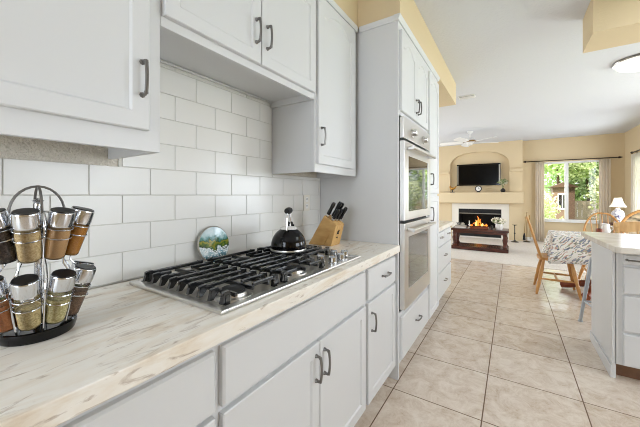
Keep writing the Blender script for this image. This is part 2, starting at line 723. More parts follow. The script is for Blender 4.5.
def pull(fn, a, b, d, length=0.098, vertical=True, parent=None, m=None, name='handle'):
    """bow pull with square feet, standing d out of the carcass face."""
    mb = MB()
    h = length / 2
    P = (lambda s, out, w=0.0: fn(a + w, b + s, d + out)) if vertical else (lambda s, out, w=0.0: fn(a + s, b + w, d + out))
    path = [P(-h, 0.0), P(-h, 0.018), P(-h + 0.004, 0.024)]
    for k in range(1, 8):
        s = -h + 0.004 + (length - 0.008) * k / 8
        path.append(P(s, 0.024 + 0.004 * math.sin(PI * k / 8)))
    path += [P(h - 0.004, 0.024), P(h, 0.018), P(h, 0.0)]
    mb.tube(path, 0.0052, n=8)
    for s in (-h, h):
        mb.tube([P(s, 0.0), P(s, 0.008)], [0.0085, 0.0065], n=8)
        mb.tube([P(s - 0.0075 if s > 0 else s + 0.0075, 0.0235), P(s, 0.021)], [0.0062, 0.0068], n=8)
    return mb.build(name, m or M['pewter'], parent)


# ------------------------------------------------------------------ room shell
WX = -1.275           # kitchen wall on the left
CEIL = 2.74
FARY = 9.9            # window wall of the living room
BRY = 9.7             # chimney breast face
RX = 2.26             # living room right wall
KX = 3.4              # kitchen / dining right wall
LX = -3.5             # living room left wall

struct('floor', MB().box(WX - 0.12, KX + 0.1, -2.1, 6.3, -0.1, 0.0), M['floor'])
struct('floor_carpet', MB().box(LX - 0.1, KX + 0.1, 6.3, 10.3, -0.1, 0.008).box(LX - 0.1, WX - 0.12, 4.2, 6.3, -0.1, 0.008), M['carpet'])
struct('ceiling', MB().box(LX - 0.1, KX + 0.1, -2.1, 10.3, CEIL, CEIL + 0.12), M['ceiling'])

# left kitchen wall; behind the tiles and the cabinets
struct('wall_left', MB().box(WX - 0.12, WX, -2.1, 4.32, 0, CEIL), M['wall_beige'])
struct('wall_living_left', MB().box(LX - 0.1, LX, 4.2, 10.3, 0, CEIL).box(LX, WX - 0.12, 4.2, 4.32, 0, CEIL), M['wall_tan'])
struct('wall_back', MB().box(WX, KX, -2.1, -2.0, 0, CEIL), M['wall_tan'])
# far window wall with an opening
WZ0, WZ1, WX0, WX1 = 0.57, 2.12, 0.66, 1.88
wfar = MB()
wfar.box(0.24, WX0, FARY, FARY + 0.16, 0, CEIL)
wfar.box(WX1, RX, FARY, FARY + 0.16, 0, CEIL)
wfar.box(WX0, WX1, FARY, FARY + 0.16, 0, WZ0)
wfar.box(WX0, WX1, FARY, FARY + 0.16, WZ1, CEIL)
struct('wall_far', wfar, M['wall_tan'])
# right walls
SY0, SY1 = 7.6, 8.95
wr = MB()
wr.box(RX, RX + 0.14, 6.5, SY0, 0, CEIL)
wr.box(RX, RX + 0.14, SY1, FARY + 0.16, 0, CEIL)
wr.box(RX, RX + 0.14, SY0, SY1, 0, 0.6)
wr.box(RX, RX + 0.14, SY0, SY1, 2.1, CEIL)
struct('wall_living_right', wr, M['wall_tan'])
struct('wall_dining_right', MB().box(KX, KX + 0.1, -2.1, 1.0, 0, CEIL).box(KX, KX + 0.1, 3.2, 4.4, 0, CEIL).box(KX, KX + 0.1, 1.0, 3.2, 0, 0.8).box(KX, KX + 0.1, 1.0, 3.2, 2.1, CEIL)
       .box(KX, KX + 0.1, 6.3, 6.5, 0, CEIL).box(KX, KX + 0.1, 4.4, 6.3, 2.1, CEIL).box(RX + 0.14, KX + 0.1, 6.5, 6.6, 0, CEIL), M['wall_tan'])

# chimney breast with an arched niche and a fireplace recess
AX0, AX1, ASP, ATOP, MZ0, MZ1 = -1.58, -0.06, 2.12, 2.50, 1.02, 1.325
BX0, BX1 = -3.5, 0.24
fy = lambda y: (lambda a, b, d: Vector((a, y + d, b)))
cb = MB()
arch = [(AX1, ASP)]
NA = 20
for k in range(1, NA):
    th = PI * k / NA
    arch.append(((AX0 + AX1) / 2 + (AX1 - AX0) / 2 * math.copysign(abs(math.cos(th)) ** 0.75, math.cos(th)), ASP + (ATOP - ASP) * math.sin(th)))
arch.append((AX0, ASP))
cb.prism([(BX0, CEIL), (BX0, MZ1), (AX0, MZ1)] + list(reversed(arch)) + [(AX1, MZ1), (BX1, MZ1), (BX1, CEIL)], fy(BRY), 0, 0.12)
cb.box(BX0, BX1, BRY + 0.12, BRY + 0.36, MZ1, CEIL)
FX0, FX1, FZ1 = -1.345, -0.25, 0.845
SX0, SX1 = -1.53, -0.065
cb.box(BX0, SX0, BRY, BRY + 0.6, 0, MZ1)
cb.box(SX1, BX1, BRY, BRY + 0.6, 0, MZ1)
cb.box(SX0, SX1, BRY + 0.015, BRY + 0.6, MZ0 - 0.02, MZ1)
struct('wall_chimney', cb, M['wall_tan'])
struct('trim_mantel', MB().box(-1.96, BX1 + 0.015, BRY - 0.17, BRY, MZ0, MZ1, 0.012), M['wall_tan'])
struct('trim_ledge', MB().box(AX1 + 0.02, BX1, BRY - 0.10, BRY, 1.89, 1.965, 0.006), M['wall_tan'])
struct('trim_ledge_left', MB().box(-1.96, AX0 - 0.02, BRY - 0.10, BRY, 1.89, 1.965, 0.006), M['wall_tan'])
struct('baseboard_far', MB().box(BX1, RX, FARY - 0.015, FARY, 0.008, 0.10, 0.004), M['white_trim'])
struct('baseboard_right', MB().box(RX - 0.015, RX, 6.5, FARY - 0.015, 0.008, 0.10, 0.004), M['white_trim'])

# soffit over the cabinets (L-shaped in plan) and the soffit block over the island
SOF = 2.46
struct('ceiling_soffit', MB().prism([(WX, -2.0), (-0.94, -2.0), (-0.94, 1.955), (-0.63, 1.955), (-0.63, 4.32), (WX, 4.32)],
                                    lambda a, b, d: Vector((a, b, d)), SOF, CEIL), M['wall_tan'])
struct('ceiling_beam', MB().box(0.505, KX, 2.95, 3.33, 2.455, CEIL), M['wall_tan'])

# windows
def window(name, x0, x1, y, z0, z1, mull):
    w = MB()
    f = 0.045
    w.box(x0, x1, y - 0.01, y + 0.09, z1 - f, z1, 0.004)
    w.box(x0, x1, y - 0.01, y + 0.09, z0, z0 + f, 0.004)
    w.box(x0, x0 + f, y - 0.01, y + 0.09, z0 + f, z1 - f, 0.004)
    w.box(x1 - f, x1, y - 0.01, y + 0.09, z0 + f, z1 - f, 0.004)
    w.box(mull - 0.035, mull + 0.035, y + 0.0, y + 0.08, z0 + f, z1 - f, 0.004)
    o = struct(name, w, M['white_trim'])
    MB().box(x0 + f, mull - 0.035, y + 0.045, y + 0.051, z0 + f, z1 - f).build('pane', M['pane'], o)
    MB().box(mull + 0.035, x1 - f, y + 0.045, y + 0.051, z0 + f, z1 - f).build('pane', M['pane'], o)
    MB().box(mull + 0.035, x1 - f, y + 0.075, y + 0.077, z0 + f, z1 - f).build('insect_screen', M['screen_mesh'], o)
    MB().box(x0 - 0.06, x1 + 0.06, y - 0.06, y - 0.01, z0 - 0.03, z0, 0.005).build('sill', M['white_trim'], o)
    return o


window('window_1', WX0, WX1, FARY + 0.01, WZ0, WZ1, 1.19)
w2 = MB()
for a, b, c, d in ((SY0, SY1, 2.05, 2.1), (SY0, SY1, 0.6, 0.65)):
    w2.box(RX, RX + 0.1, a, b, c, d, 0.004)
for y in (SY0, (SY0 + SY1) / 2 - 0.025, SY1 - 0.05):
    w2.box(RX, RX + 0.1, y, y + 0.05, 0.65, 2.05, 0.004)
w2o = struct('window_2', w2, M['white_trim'])
MB().box(RX + 0.045, RX + 0.051, SY0 + 0.05, SY1 - 0.05, 0.65, 2.05).build('pane', M['pane'], w2o)
w3 = MB()  # unseen window, added and placed to go with the kitchen fill
for z in (0.8, 2.05):
    w3.box(KX + 0.005, KX + 0.09, 1.0, 3.2, z, z + 0.05, 0.004)
for y in (1.0, 2.075, 3.15):
    w3.box(KX + 0.005, KX + 0.09, y, y + 0.05, 0.85, 2.05, 0.004)
w3o = struct('window_added', w3, M['white_trim'])
MB().box(KX + 0.045, KX + 0.051, 1.05, 3.15, 0.85, 2.05).build('pane', M['pane'], w3o)
d1 = MB()
for y in (4.4, 5.32, 6.23):
    d1.box(KX + 0.005, KX + 0.09, y, y + 0.07, 0.04, 2.04, 0.004)
d1.box(KX + 0.005, KX + 0.09, 4.4, 6.3, 2.04, 2.1, 0.004).box(KX + 0.005, KX + 0.09, 4.4, 6.3, 0.0, 0.04, 0.004)
d1o = struct('door_1', d1, M['white_trim'])
MB().box(KX + 0.045, KX + 0.051, 4.47, 6.23, 0.04, 2.04).build('pane', M['pane'], d1o)

# backsplash: real tiles set on a grout bed
TW, TH, G = 0.2135, 0.1105, 0.0013
bs = MB()
bs.use(M['grout'])
YT0, YT1 = -0.6, 1.956
bs.box(WX, WX + 0.006, YT0, YT1, 0.914, 1.359)
bs.box(WX, WX + 0.006, 0.534, 1.397, 1.359, 1.822)
bs.box(WX, WX + 0.006, 1.4, YT1, 1.359, 1.3815)
bs.use(M['tile'])
z0 = 1.2495
for row in range(-4, 6):
    za, zb = z0 + row * TH + G, z0 + (row + 1) * TH - G
    za = max(za, 0.9145)
    y_lo, y_hi = (YT0, YT1) if row <= 0 else (0.536, 1.396)
    if row > 0:
        zb = min(zb, 1.822)
    if zb - za < 0.01:
        continue
    if row == 1:
        bs.box(WX + 0.005, WX + 0.0095, 1.402, YT1, za, 1.3815, 0.0018, 2)
    ph = 0.010 if row % 2 == 0 else 0.118
    k0 = int(math.floor((y_lo - ph) / TW))
    for k in range(k0, k0 + 16):
        ya = max(ph + k * TW + G, y_lo)
        yb = min(ph + (k + 1) * TW - G, y_hi)
        if yb - ya < 0.01:
            continue
        bs.box(WX + 0.005, WX + 0.0095, ya, yb, za, zb, 0.0018, 2)
struct('wall_backsplash', bs, None)

# ------------------------------------------------------------------ base cabinets on the left
FRX = -0.675          # carcass face; fronts sit on it
fB = face_px(FRX)


def base_body(y0, y1, top=0.866):
    mb = MB()
    mb.box(WX + 0.0015, FRX, y0, y1, 0.10, top)
    mb.box(WX + 0.0015, FRX - 0.06, y0, y1, 0.0, 0.10)
    return mb


t = thing('base_cabinet', 'white base cabinet under the spice rack end of the streaked counter', 'cabinet', (-0.95, 0.04, 0))
base_body(-0.45, 0.5205).build('body', M['cabinet'], t)
slab_front(MB(), fB, -0.42, 0.506, 0.675, 0.836).build('drawer', M['cabinet'], t)
for a0, a1, hs in ((-0.42, 0.041, 0.02), (0.045, 0.506, 0.07)):
    dr = door_mesh(MB(), fB, a0, a1, 0.103, 0.66, raised=False).build('door', M['cabinet'], t)
    pull(fB, (a1 - 0.028) if a0 < 0 else (a0 + 0.028), 0.575, 0.02, parent=dr)

t = thing('base_cabinet', 'wide white base cabinet below the cooktop with one long false drawer over double doors', 'cabinet', (-0.95, 1.0, 0))
base_body(0.5205, 1.4805).build('body', M['cabinet'], t)
slab_front(MB(), fB, 0.531, 1.462, 0.673, 0.838).build('drawer_front', M['cabinet'], t)
dr = door_mesh(MB(), fB, 0.531, 1.0085, 0.103, 0.655, raised=False).build('door', M['cabinet'], t)
pull(fB, 0.98, 0.56, 0.02, parent=dr)
dr = door_mesh(MB(), fB, 1.0125, 1.462, 0.103, 0.655, raised=False).build('door', M['cabinet'], t)
pull(fB, 1.042, 0.56, 0.02, parent=dr)

t = thing('base_cabinet', 'narrow white base cabinet with a drawer over one door beside the oven tower', 'cabinet', (-0.95, 1.72, 0))
base_body(1.4805, 1.9585).build('body', M['cabinet'], t)
dr = slab_front(MB(), fB, 1.498, 1.943, 0.673, 0.858 - 0.018).build('drawer', M['cabinet'], t)
pull(fB, 1.745, 0.763, 0.02, vertical=False, parent=dr)
dr = door_mesh(MB(), fB, 1.498, 1.943, 0.103, 0.655, raised=False).build('door', M['cabinet'], t)
pull(fB, 1.538, 0.545, 0.02, parent=dr)

ct = MB()
ct.box(WX + 0.012, -0.63, -0.6, 1.9585, 0.8665, 0.914, 0.005, 2)
o = ct.build('countertop', M['laminate'])
tag(o, 'long cream laminate countertop with brown streaks along the tiled wall', 'countertop')

# ------------------------------------------------------------------ upper cabinets
UX = -0.945
fU = face_px(UX)


def upper_body(y0, y1, z0, top=SOF - 0.002, lip=0.045, xb=None):
    """carcass with a face frame and side panels that hang below a raised bottom."""
    xb = WX + 0.0015 if xb is None else xb
    mb = MB()
    mb.box(xb, UX - 0.02, y0 + 0.016, y1 - 0.016, z0 + lip, top)
    mb.box(xb, UX - 0.02, y0, y0 + 0.016, z0, top)
    mb.box(xb, UX - 0.02, y1 - 0.016, y1, z0, top)
    mb.box(UX - 0.02, UX, y0, y1, z0, top, 0.001, 1)
    return mb


t = thing('upper_cabinet', 'white upper cabinet above the spice rack with its bottom raised behind a rail', 'cabinet', (-1.1, 0.05, 1.383))
upper_body(-0.42, 0.516, 1.385).build('body', M['cabinet'], t)
dr = door_mesh(MB(), fU, -0.38, 0.031, 1.446, 2.39, frame=0.05, raised=False).build('door', M['cabinet'], t)
pull(fU, 0.0, 1.597, 0.02, parent=dr)
dr = door_mesh(MB(), fU, 0.035, 0.475, 1.446, 2.39, frame=0.05, raised=False).build('door', M['cabinet'], t)
pull(fU, 0.452, 1.597, 0.02, parent=dr)

t = thing('upper_cabinet', 'short white double-door upper cabinet hung high over the cooktop', 'cabinet', (-1.1, 0.95, 1.78))
ub = upper_body(0.5175, 1.3985, 1.793, lip=0.036)
ub.tube([(WX + 0.018, 0.535, 1.823), (WX + 0.018, 1.38, 1.823)], 0.006, n=8)
ub.build('body', M['cabinet'], t)
for a0, a1, ha in ((0.522, 0.953, 0.921), (0.957, 1.386, 0.990)):
    dr = door_mesh(MB(), fU, a0, a1, 1.825, 2.39, frame=0.05, arch=0.05, raised=False).build('door', M['cabinet'], t)
    pull(fU, ha, 1.957, 0.02, parent=dr)

t = thing('upper_cabinet', 'tall white upper cabinet with arched door between cooktop recess and oven tower', 'cabinet', (-1.1, 1.65, 1.383))
upper_body(1.40, 1.93, 1.383).build('body', M['cabinet'], t)
dr = door_mesh(MB(), fU, 1.415, 1.872, 1.43, 2.405, frame=0.05, arch=0.06, raised=False).build('door', M['cabinet'], t)
pull(fU, 1.442, 1.589, 0.02, parent=dr)
MB().box(UX, UX + 0.018, 1.40, 1.93, 2.415, SOF - 0.002, 0.004).build('crown', M['cabinet'], t)

# ------------------------------------------------------------------ oven tower and pantry
TX = -0.645
fT = face_px(TX)
t = thing('oven_cabinet', 'tall white cabinet tower housing the double wall oven', 'cabinet', (-0.96, 2.36, 0))
ob = MB()
ob.box(WX + 0.0015, TX, 1.96, 1.985, 0.0, 2.458)              # near side panel
ob.box(WX + 0.0015, TX, 2.745, 2.768, 0.10, 2.458)
ob.box(WX + 0.0015, TX, 1.985, 2.745, 1.80, 2.458)
ob.box(WX + 0.0015, TX, 1.985, 2.745, 0.10, 0.445)
ob.box(WX + 0.0015, TX - 0.06, 1.985, 2.768, 0.0, 0.10)
ob.box(WX + 0.0015, WX + 0.03, 1.985, 2.745, 0.445, 1.80)
ob.build('body', M['cabinet'], t)
for a0, a1, ha in ((1.985, 2.358, 2.333), (2.362, 2.74, 2.392)):
    dr = door_mesh(MB(), fT, a0, a1, 1.825, 2.375, frame=0.05, arch=0.05, raised=False).build('door', M['cabinet'], t)
    pull(fT, ha, 1.935, 0.02, parent=dr)
dr = slab_front(MB(), fT, 1.992, 2.742, 0.125, 0.415).build('drawer', M['cabinet'], t)
pull(fT, 2.372, 0.285, 0.02, vertical=False, parent=dr)
crown = MB()
crown.prism([(TX - 0.02, 2.425), (TX + 0.010, 2.425), (TX + 0.022, 2.452), (TX + 0.022, 2.4595), (TX - 0.02, 2.4595)],
            lambda a, b, d: Vector((a, d, b)), 1.935, 2.768)
crown.prism([(1.96, 2.425), (1.950, 2.425), (1.940, 2.452), (1.940, 2.4595), (1.96, 2.4595)],
            lambda a, b, d: Vector((d, a, b)), UX + 0.02, TX - 0.02)
crown.build('crown', M['cabinet'], t)

t = thing('pantry_cabinet', 'narrow tall white pantry cabinet right of the ovens', 'cabinet', (-0.96, 2.99, 0))
pb = MB().box(WX + 0.0015, TX, 2.769, 3.215, 0.10, 2.458).box(WX + 0.0015, TX - 0.06, 2.769, 3.215, 0, 0.10)
pb.build('body', M['cabinet'], t)
dr = door_mesh(MB(), fT, 2.79, 3.195, 1.262, 2.375, frame=0.05, arch=0.05, raised=False).build('door', M['cabinet'], t)
pull(fT, 2.83, 1.395, 0.02, parent=dr)
dr = door_mesh(MB(), fT, 2.79, 3.195, 0.125, 1.238, frame=0.05, raised=False).build('door', M['cabinet'], t)
pull(fT, 2.83, 1.075, 0.02, length=0.12, parent=dr)
MB().prism([(TX - 0.02, 2.425), (TX + 0.010, 2.425), (TX + 0.022, 2.452), (TX + 0.022, 2.4595), (TX - 0.02, 2.4595)],
           lambda a, b, d: Vector((a, d, b)), 2.769, 3.235).build('crown', M['cabinet'], t)

t = thing('drawer_cabinet', 'low white drawer cabinet beyond the pantry', 'cabinet', (-0.96, 3.62, 0))
base_body(3.2165, 4.12).build('body', M['cabinet'], t)
for a0, a1, b0, b1 in ((3.235, 3.66, 0.69, 0.838), (3.668, 4.10, 0.69, 0.838), (3.235, 4.10, 0.405, 0.675), (3.235, 4.10, 0.115, 0.39)):
    dr = slab_front(MB(), fB, a0, a1, b0, b1).build('drawer', M['cabinet'], t)
    pull(fB, (a0 + a1) / 2, (b0 + b1) / 2 + 0.02, 0.02, vertical=False, parent=dr, m=M['nickel'])
o = MB().box(WX + 0.0015, -0.63, 3.2165, 4.14, 0.8665, 0.914, 0.005).build('countertop', M['laminate'])
tag(o, 'short cream countertop on the low drawer cabinet', 'countertop')

# double wall oven
OX = TX + 0.001
ov = thing('wall_oven', 'stainless steel double wall oven built into the white tower', 'oven', (-0.9, 2.365, 0.45))
MB().box(WX + 0.05, OX, 1.992, 2.738, 0.455, 1.79).build('housing', M['black_matte'], ov)
OY0, OY1 = 1.99, 2.742
fO = face_px(OX)
cp = MB().box(OX, OX + 0.03, OY0, OY1, 1.64, 1.785, 0.004)
cpo = cp.build('control_panel', M['steel'], ov)
for y in (2.2, 2.52):
    k = MB()
    mt = Matrix.Translation((OX + 0.03, y, 1.705)) @ Matrix.Rotation(PI / 2, 4, 'Y')
    k.lathe([(0.034, 0), (0.034, 0.006), (0.026, 0.008), (0.024, 0.034), (0.019, 0.038), (0, 0.038)], n=20, mtx=mt)
    k.build('knob', M['steel'], cpo)


def oven_door(z0, z1, wz0, wz1, hz):
    mb = MB()
    y0, y1 = 2.085, 2.655
    d0, d1 = OX, OX + 0.035
    mb.box(d0, d1, OY0, y0, z0, z1, 0.003).box(d0, d1, y1, OY1, z0, z1, 0.003)
    mb.box(d0, d1 - 0.0005, y0, y1, z0, wz0, 0.003).box(d0, d1 - 0.0005, y0, y1, wz1, z1, 0.003)
    o = mb.build('oven_door', M['steel'], ov)
    MB().box(d0, d1 - 0.004, y0, y1, wz0, wz1).build('window', M['oven_glass'], o)
    h = MB()
    h.tube([(d1 + 0.045, OY0 + 0.04, hz), (d1 + 0.045, OY1 - 0.04, hz)], 0.013, n=12)
    for y in (OY0 + 0.075, OY1 - 0.075):
        h.box(d1, d1 + 0.045, y - 0.012, y + 0.012, hz - 0.011, hz + 0.011, 0.003)
    h.build('handle', M['steel'], o)


oven_door(1.075, 1.622, 1.135, 1.525, 1.575)
oven_door(0.468, 1.055, 0.59, 0.955, 1.008)

# ------------------------------------------------------------------ cooktop
CZ = 0.9145
ck = thing('cooktop', 'stainless steel five-burner gas cooktop set into the streaked counter', 'cooktop', (-0.945, 0.99, CZ))
pan = MB()
CX0, CX1, CY0, CY1 = -1.205, -0.677, 0.54, 1.445
pan.box(CX0, CX1, CY0, CY0 + 0.028, CZ, CZ + 0.012, 0.004).box(CX0, CX1, CY1 - 0.028, CY1, CZ, CZ + 0.012, 0.004)
pan.box(CX0, CX0 + 0.028, CY0 + 0.028, CY1 - 0.028, CZ, CZ + 0.012, 0.004).box(CX1 - 0.028, CX1, CY0 + 0.028, CY1 - 0.028, CZ, CZ + 0.012, 0.004)
pan.build('rim', M['steel'], ck)
MB().box(CX0 + 0.02, CX1 - 0.02, CY0 + 0.02, CY1 - 0.02, CZ, CZ + 0.006).build('pan', M['steel_dark'], ck)
BURN = [(-1.07, 0.685, 0.045), (-0.825, 0.70, 0.048), (-0.955, 0.965, 0.058), (-1.06, 1.275, 0.045), (-0.84, 1.04, 0.04)]
BURN = [(-1.075, 0.69, 0.045), (-0.765, 0.655, 0.05), (-1.075, 0.985, 0.05), (-0.775, 0.985, 0.048), (-1.01, 1.285, 0.055)]
for x, y, r in BURN:
    b = MB()
    b.lathe([(r * 1.25, 0), (r * 1.2, 0.006), (r * 0.95, 0.008), (r * 0.92, 0.018), (0, 0.018)], (x, y, CZ + 0.006), 24)
    bo = b.build('burner', M['steel'], ck)
    MB().lathe([(0, 0), (r * 0.8, 0.0), (r * 0.8, 0.006), (r * 0.66, 0.010), (0, 0.011)], (x, y, CZ + 0.0245), 24).build('burner_cap', M['black_matte'], bo)
for x, y in ((-0.785, 1.215), (-0.722, 1.225), (-0.795, 1.36), (-0.722, 1.305), (-0.745, 1.385)):
    k = MB()
    k.lathe([(0.024, 0), (0.024, 0.005), (0.020, 0.007), (0.0195, 0.032), (0.016, 0.035), (0, 0.035)], (x, y, CZ + 0.006), 20)
    k.box(x - 0.0165, x + 0.0165, y - 0.0035, y + 0.0035, CZ + 0.040, CZ + 0.045, 0.001)
    k.build('knob', M['chrome'], ck)


def grate(y0, y1, x0, x1, label, burners):
    mb = MB()
    zt = CZ + 0.046
    w = 0.0052
    nb = max(3, int(round((x1 - x0) / 0.053)))
    for k in range(nb + 1):
        x = x0 + (x1 - x0) * k / nb
        segs = [(y0 + 0.004, y1 - 0.004)]
        for bx, by, br in burners:
            if abs(x - bx) < br * 1.15:
                g = br * 0.95
                segs = [(y0 + 0.004, by - g), (by + g, y1 - 0.004)]
        for a, b in segs:
            mb.box(x - w, x + w, a, b, zt - 0.014, zt, 0.003)
        # fingers that drop to the rails at both ends
        for yy, s in ((y0, 1), (y1, -1)):
            mb.prism([(yy, zt - 0.034), (yy + s * 0.014, zt - 0.034), (yy + s * 0.034, zt - 0.012), (yy + s * 0.030, zt + 0.002), (yy + s * 0.010, zt)],
                     lambda a, b, d: Vector((d, a, b)), x - w * 1.25, x + w * 1.25)
    for yy in (y0 + 0.055, y1 - 0.055):
        mb.box(x0 - w, x1 + w, yy - 0.005, yy + 0.005, zt - 0.026, zt - 0.012, 0.002)
    mb.box(x0 - w, x1 + w, (y0 + y1) / 2 - 0.005, (y0 + y1) / 2 + 0.005, zt - 0.024, zt - 0.010, 0.002)
    for xx in (x0, x1):
        for yy in (y0 + 0.022, y1 - 0.022):
            mb.box(xx - 0.008, xx + 0.008, yy - 0.008, yy + 0.008, CZ + 0.0065, zt - 0.01)
    o = mb.build('grate', M['iron'])
    tag(o, label, 'grate', 'cast iron grates on the cooktop')
    return o


grate(0.572, 0.830, CX0 + 0.045, CX1 - 0.045, 'black cast iron grate at the spice rack end of the cooktop', BURN[:2])
grate(0.845, 1.145, CX0 + 0.045, CX1 - 0.045, 'black cast iron grate in the middle of the cooktop', BURN[2:4])
grate(1.160, 1.412, CX0 + 0.045, -0.855, 'short black cast iron grate under the kettle', BURN[4:])

# ------------------------------------------------------------------ kettle
KX_, KY_, KZ_ = -0.985, 1.215, CZ + 0.048
kt = thing('kettle', 'round black enamel kettle with steel collar on the rear of the cooktop', 'kettle', (KX_, KY_, KZ_))
kb = MB()
prof = [(0, 0), (0.086, 0), (0.0905, 0.006), (0.092, 0.022)]
for k in range(1, 13):
    a = PI / 2 * k / 12 * 0.86
    prof.append((0.092 * math.cos(a), 0.022 + 0.098 * math.sin(a)))
prof.append((0, prof[-1][1] + 0.001))
kb.lathe(prof, (KX_, KY_, KZ_), 40).build('body', M['black_gloss'], kt)
MB().lathe([(0.0925, 0.0), (0.094, 0.004), (0.0925, 0.010), (0.090, 0.010)], (KX_, KY_, KZ_), 40, cap=False).build('base_band', M['steel'], kt)
MB().lathe([(0.043, 0), (0.044, 0.006), (0.036, 0.012), (0.010, 0.016), (0, 0.016)], (KX_, KY_, KZ_ + 0.109), 32).build('lid', M['white_ceramic'], kt, 'pale steel lid')
MB().lathe([(0.006, 0), (0.006, 0.008), (0.011, 0.014), (0.011, 0.020), (0, 0.024)], (KX_, KY_, KZ_ + 0.125), 16).build('lid_knob', M['black_plastic'], kt)
hd = MB()
# handle loop seen edge-on; plane through the viewing direction
dv = Matrix.Rotation(math.radians(-10), 3, 'Z') @ Vector((KX_, KY_, 0)).normalized()
for s in (-1, 1):
    p0 = Vector((KX_, KY_, KZ_ + 0.105)) + dv * s * 0.052
    p1 = Vector((KX_, KY_, KZ_ + 0.19)) + dv * s * 0.045
    p2 = Vector((KX_, KY_, KZ_ + 0.205)) + dv * s * 0.03
    hd.tube([p0, p0.lerp(p1, 0.5) + dv * s * 0.006, p1, p2], 0.0045, n=8)
hd.build('handle', M['chrome'], kt)
gp = MB()
gp.tube([Vector((KX_, KY_, KZ_ + 0.205)) + dv * q for q in (-0.05, -0.035, 0, 0.035, 0.05)], [0.011, 0.0165, 0.018, 0.0165, 0.011], n=16)
gp.build('grip', M['black_matte'], kt)
sd = Vector((dv.y, -dv.x, 0))                      # to the right as seen
sp = MB()
c0 = Vector((KX_, KY_, KZ_ + 0.075)) + dv * 0.065
sp.tube([c0, c0 + dv * 0.03 + Vector((0, 0, 0.018)), c0 + dv * 0.045 + Vector((0, 0, 0.045))], [0.022, 0.017, 0.013], n=14)
sp.build('spout', M['black_gloss'], kt)
MB().tube([c0 + dv * 0.04 + Vector((0, 0, 0.045)), c0 + dv * 0.01 + sd * 0.004 + Vector((0, 0, 0.062))], [0.009, 0.006], n=10).build('whistle_lever', M['black_plastic'], kt)

# black spoon lying beyond the cooktop
spn = thing('spoon', 'black spoon lying on the counter between kettle and knife block', 'spoon', (-1.09, 1.53, 0.914))
MB().tube([(-1.15, 1.475, 0.9225), (-1.11, 1.50, 0.928), (-1.06, 1.535, 0.926), (-1.03, 1.556, 0.923)], [0.004, 0.007, 0.008, 0.006], n=10).build('handle', M['black_plastic'], spn)
MB().ball((-1.168, 1.462, 0.9235), 0.024, (1.0, 0.8, 0.36), 3).build('bowl', M['black_plastic'], spn)

# round landscape plate leaning on the tiles
pl = thing('decorative_plate', 'round glass plate with a painted landscape leaning on the tiled wall', 'plate', (-1.222, 0.937, 0.914))
R_ = 0.091
tilt = Matrix.Translation((-1.224, 0.946, 0.9145)) @ Matrix.Rotation(math.radians(-9), 4, 'Y') @ Matrix.Translation((0, 0, R_ + 0.001)) @ Matrix.Rotation(PI / 2, 4, 'Y')
MB().lathe([(R_, -0.006), (R_ + 0.001, 0.0), (R_ - 0.003, 0.004), (R_ - 0.005, 0.003)], n=48, mtx=tilt, cap=False).build('rim', M['steel_dark'], pl)
po = MB().lathe([(0, -0.005), (R_ - 0.001, -0.005), (R_ - 0.003, 0.0032), (0, 0.0036)], n=48, mtx=tilt).build('picture', M['plate'], pl)
# centre the picture's own coordinates on the disc so the landscape sits in the middle
cen = Vector((0, 0, R_ + 0.001))
po.data.transform(Matrix.Translation(-cen))
po.location = cen

# outlet on the tiles
ol = thing('wall_outlet', 'cream wall outlet on the tiles behind the kettle', 'outlet', (WX + 0.012, 1.765, 1.19))
MB().box(WX + 0.0118, WX + 0.017, 1.728, 1.80, 1.135, 1.25, 0.002).build('cover_plate', M['plate_white'], ol)
for z in (1.168, 1.217):
    so = MB().box(WX + 0.017, WX + 0.0185, 1.748, 1.78, z - 0.017, z + 0.017, 0.004).build('socket', M['white_trim'], ol)
    s = MB()
    for y in (1.758, 1.770):
        s.box(WX + 0.0183, WX + 0.0188, y - 0.0012, y + 0.0012, z - 0.002, z + 0.009)
    s.build('slots', M['black_matte'], so)

# ------------------------------------------------------------------ knife block with knives
BY0, BY1 = 1.662, 1.775
kbk = thing('knife_block', 'slanted pale wooden knife block on the counter by the oven tower', 'knife block', (-1.05, 1.72, 0.914))
xz = lambda a, b, d: Vector((a, d, b))
MB().prism([(-1.172, 0.9145), (-1.052, 0.9145), (-0.962, 1.062), (-1.045, 1.115)], xz, BY0, BY1, 0.003).build('body', M['knife_wood'], kbk)
fo = MB().prism([(-1.050, 0.9145), (-0.992, 0.9145), (-0.955, 1.055), (-0.966, 1.0605)], xz, BY0, BY1, 0.002).build('front_support', M['knife_wood'], kbk)
fx = lambda z: -0.992 + (z - 0.9145) / (1.055 - 0.9145) * 0.037 + 0.0004
MB().prism([(1.700, 0.990), (1.728, 0.990), (1.722, 1.000), (1.730, 1.012), (1.716, 1.022), (1.708, 1.010), (1.703, 1.012)],
           lambda a, b, d: Vector((fx(b) + d, a, b)), 0.0, 0.0012).build('emblem', M['black_matte'], fo)
lt = MB()
for k in range(4):
    lt.prism([(1.704 + k * 0.006, 0.965), (1.708 + k * 0.006, 0.965), (1.708 + k * 0.006, 0.972), (1.704 + k * 0.006, 0.972)],
             lambda a, b, d: Vector((fx(b) + d, a, b)), 0.0, 0.001)
lt.build('lettering', M['darkwood'], fo)
ax = Vector((0.125, 0, 0.2005)).normalized()
nrm = Vector((0.083, 0, -0.053)).normalized()
KN = [(0.12, 1.683, 0.105, 'black-handled knife in the block, nearest the tiled wall'),
      (0.35, 1.715, 0.125, 'black-handled knife in the block, tallest of the set'),
      (0.35, 1.755, 0.115, 'black-handled knife at the rear of the block, second in height'),
      (0.62, 1.685, 0.085, 'short black-handled knife at the near middle of the block'),
      (0.66, 1.722, 0.090, 'short black-handled knife in the middle of the block'),
      (0.72, 1.757, 0.105, 'black-handled knife in the block, nearest the oven tower')]
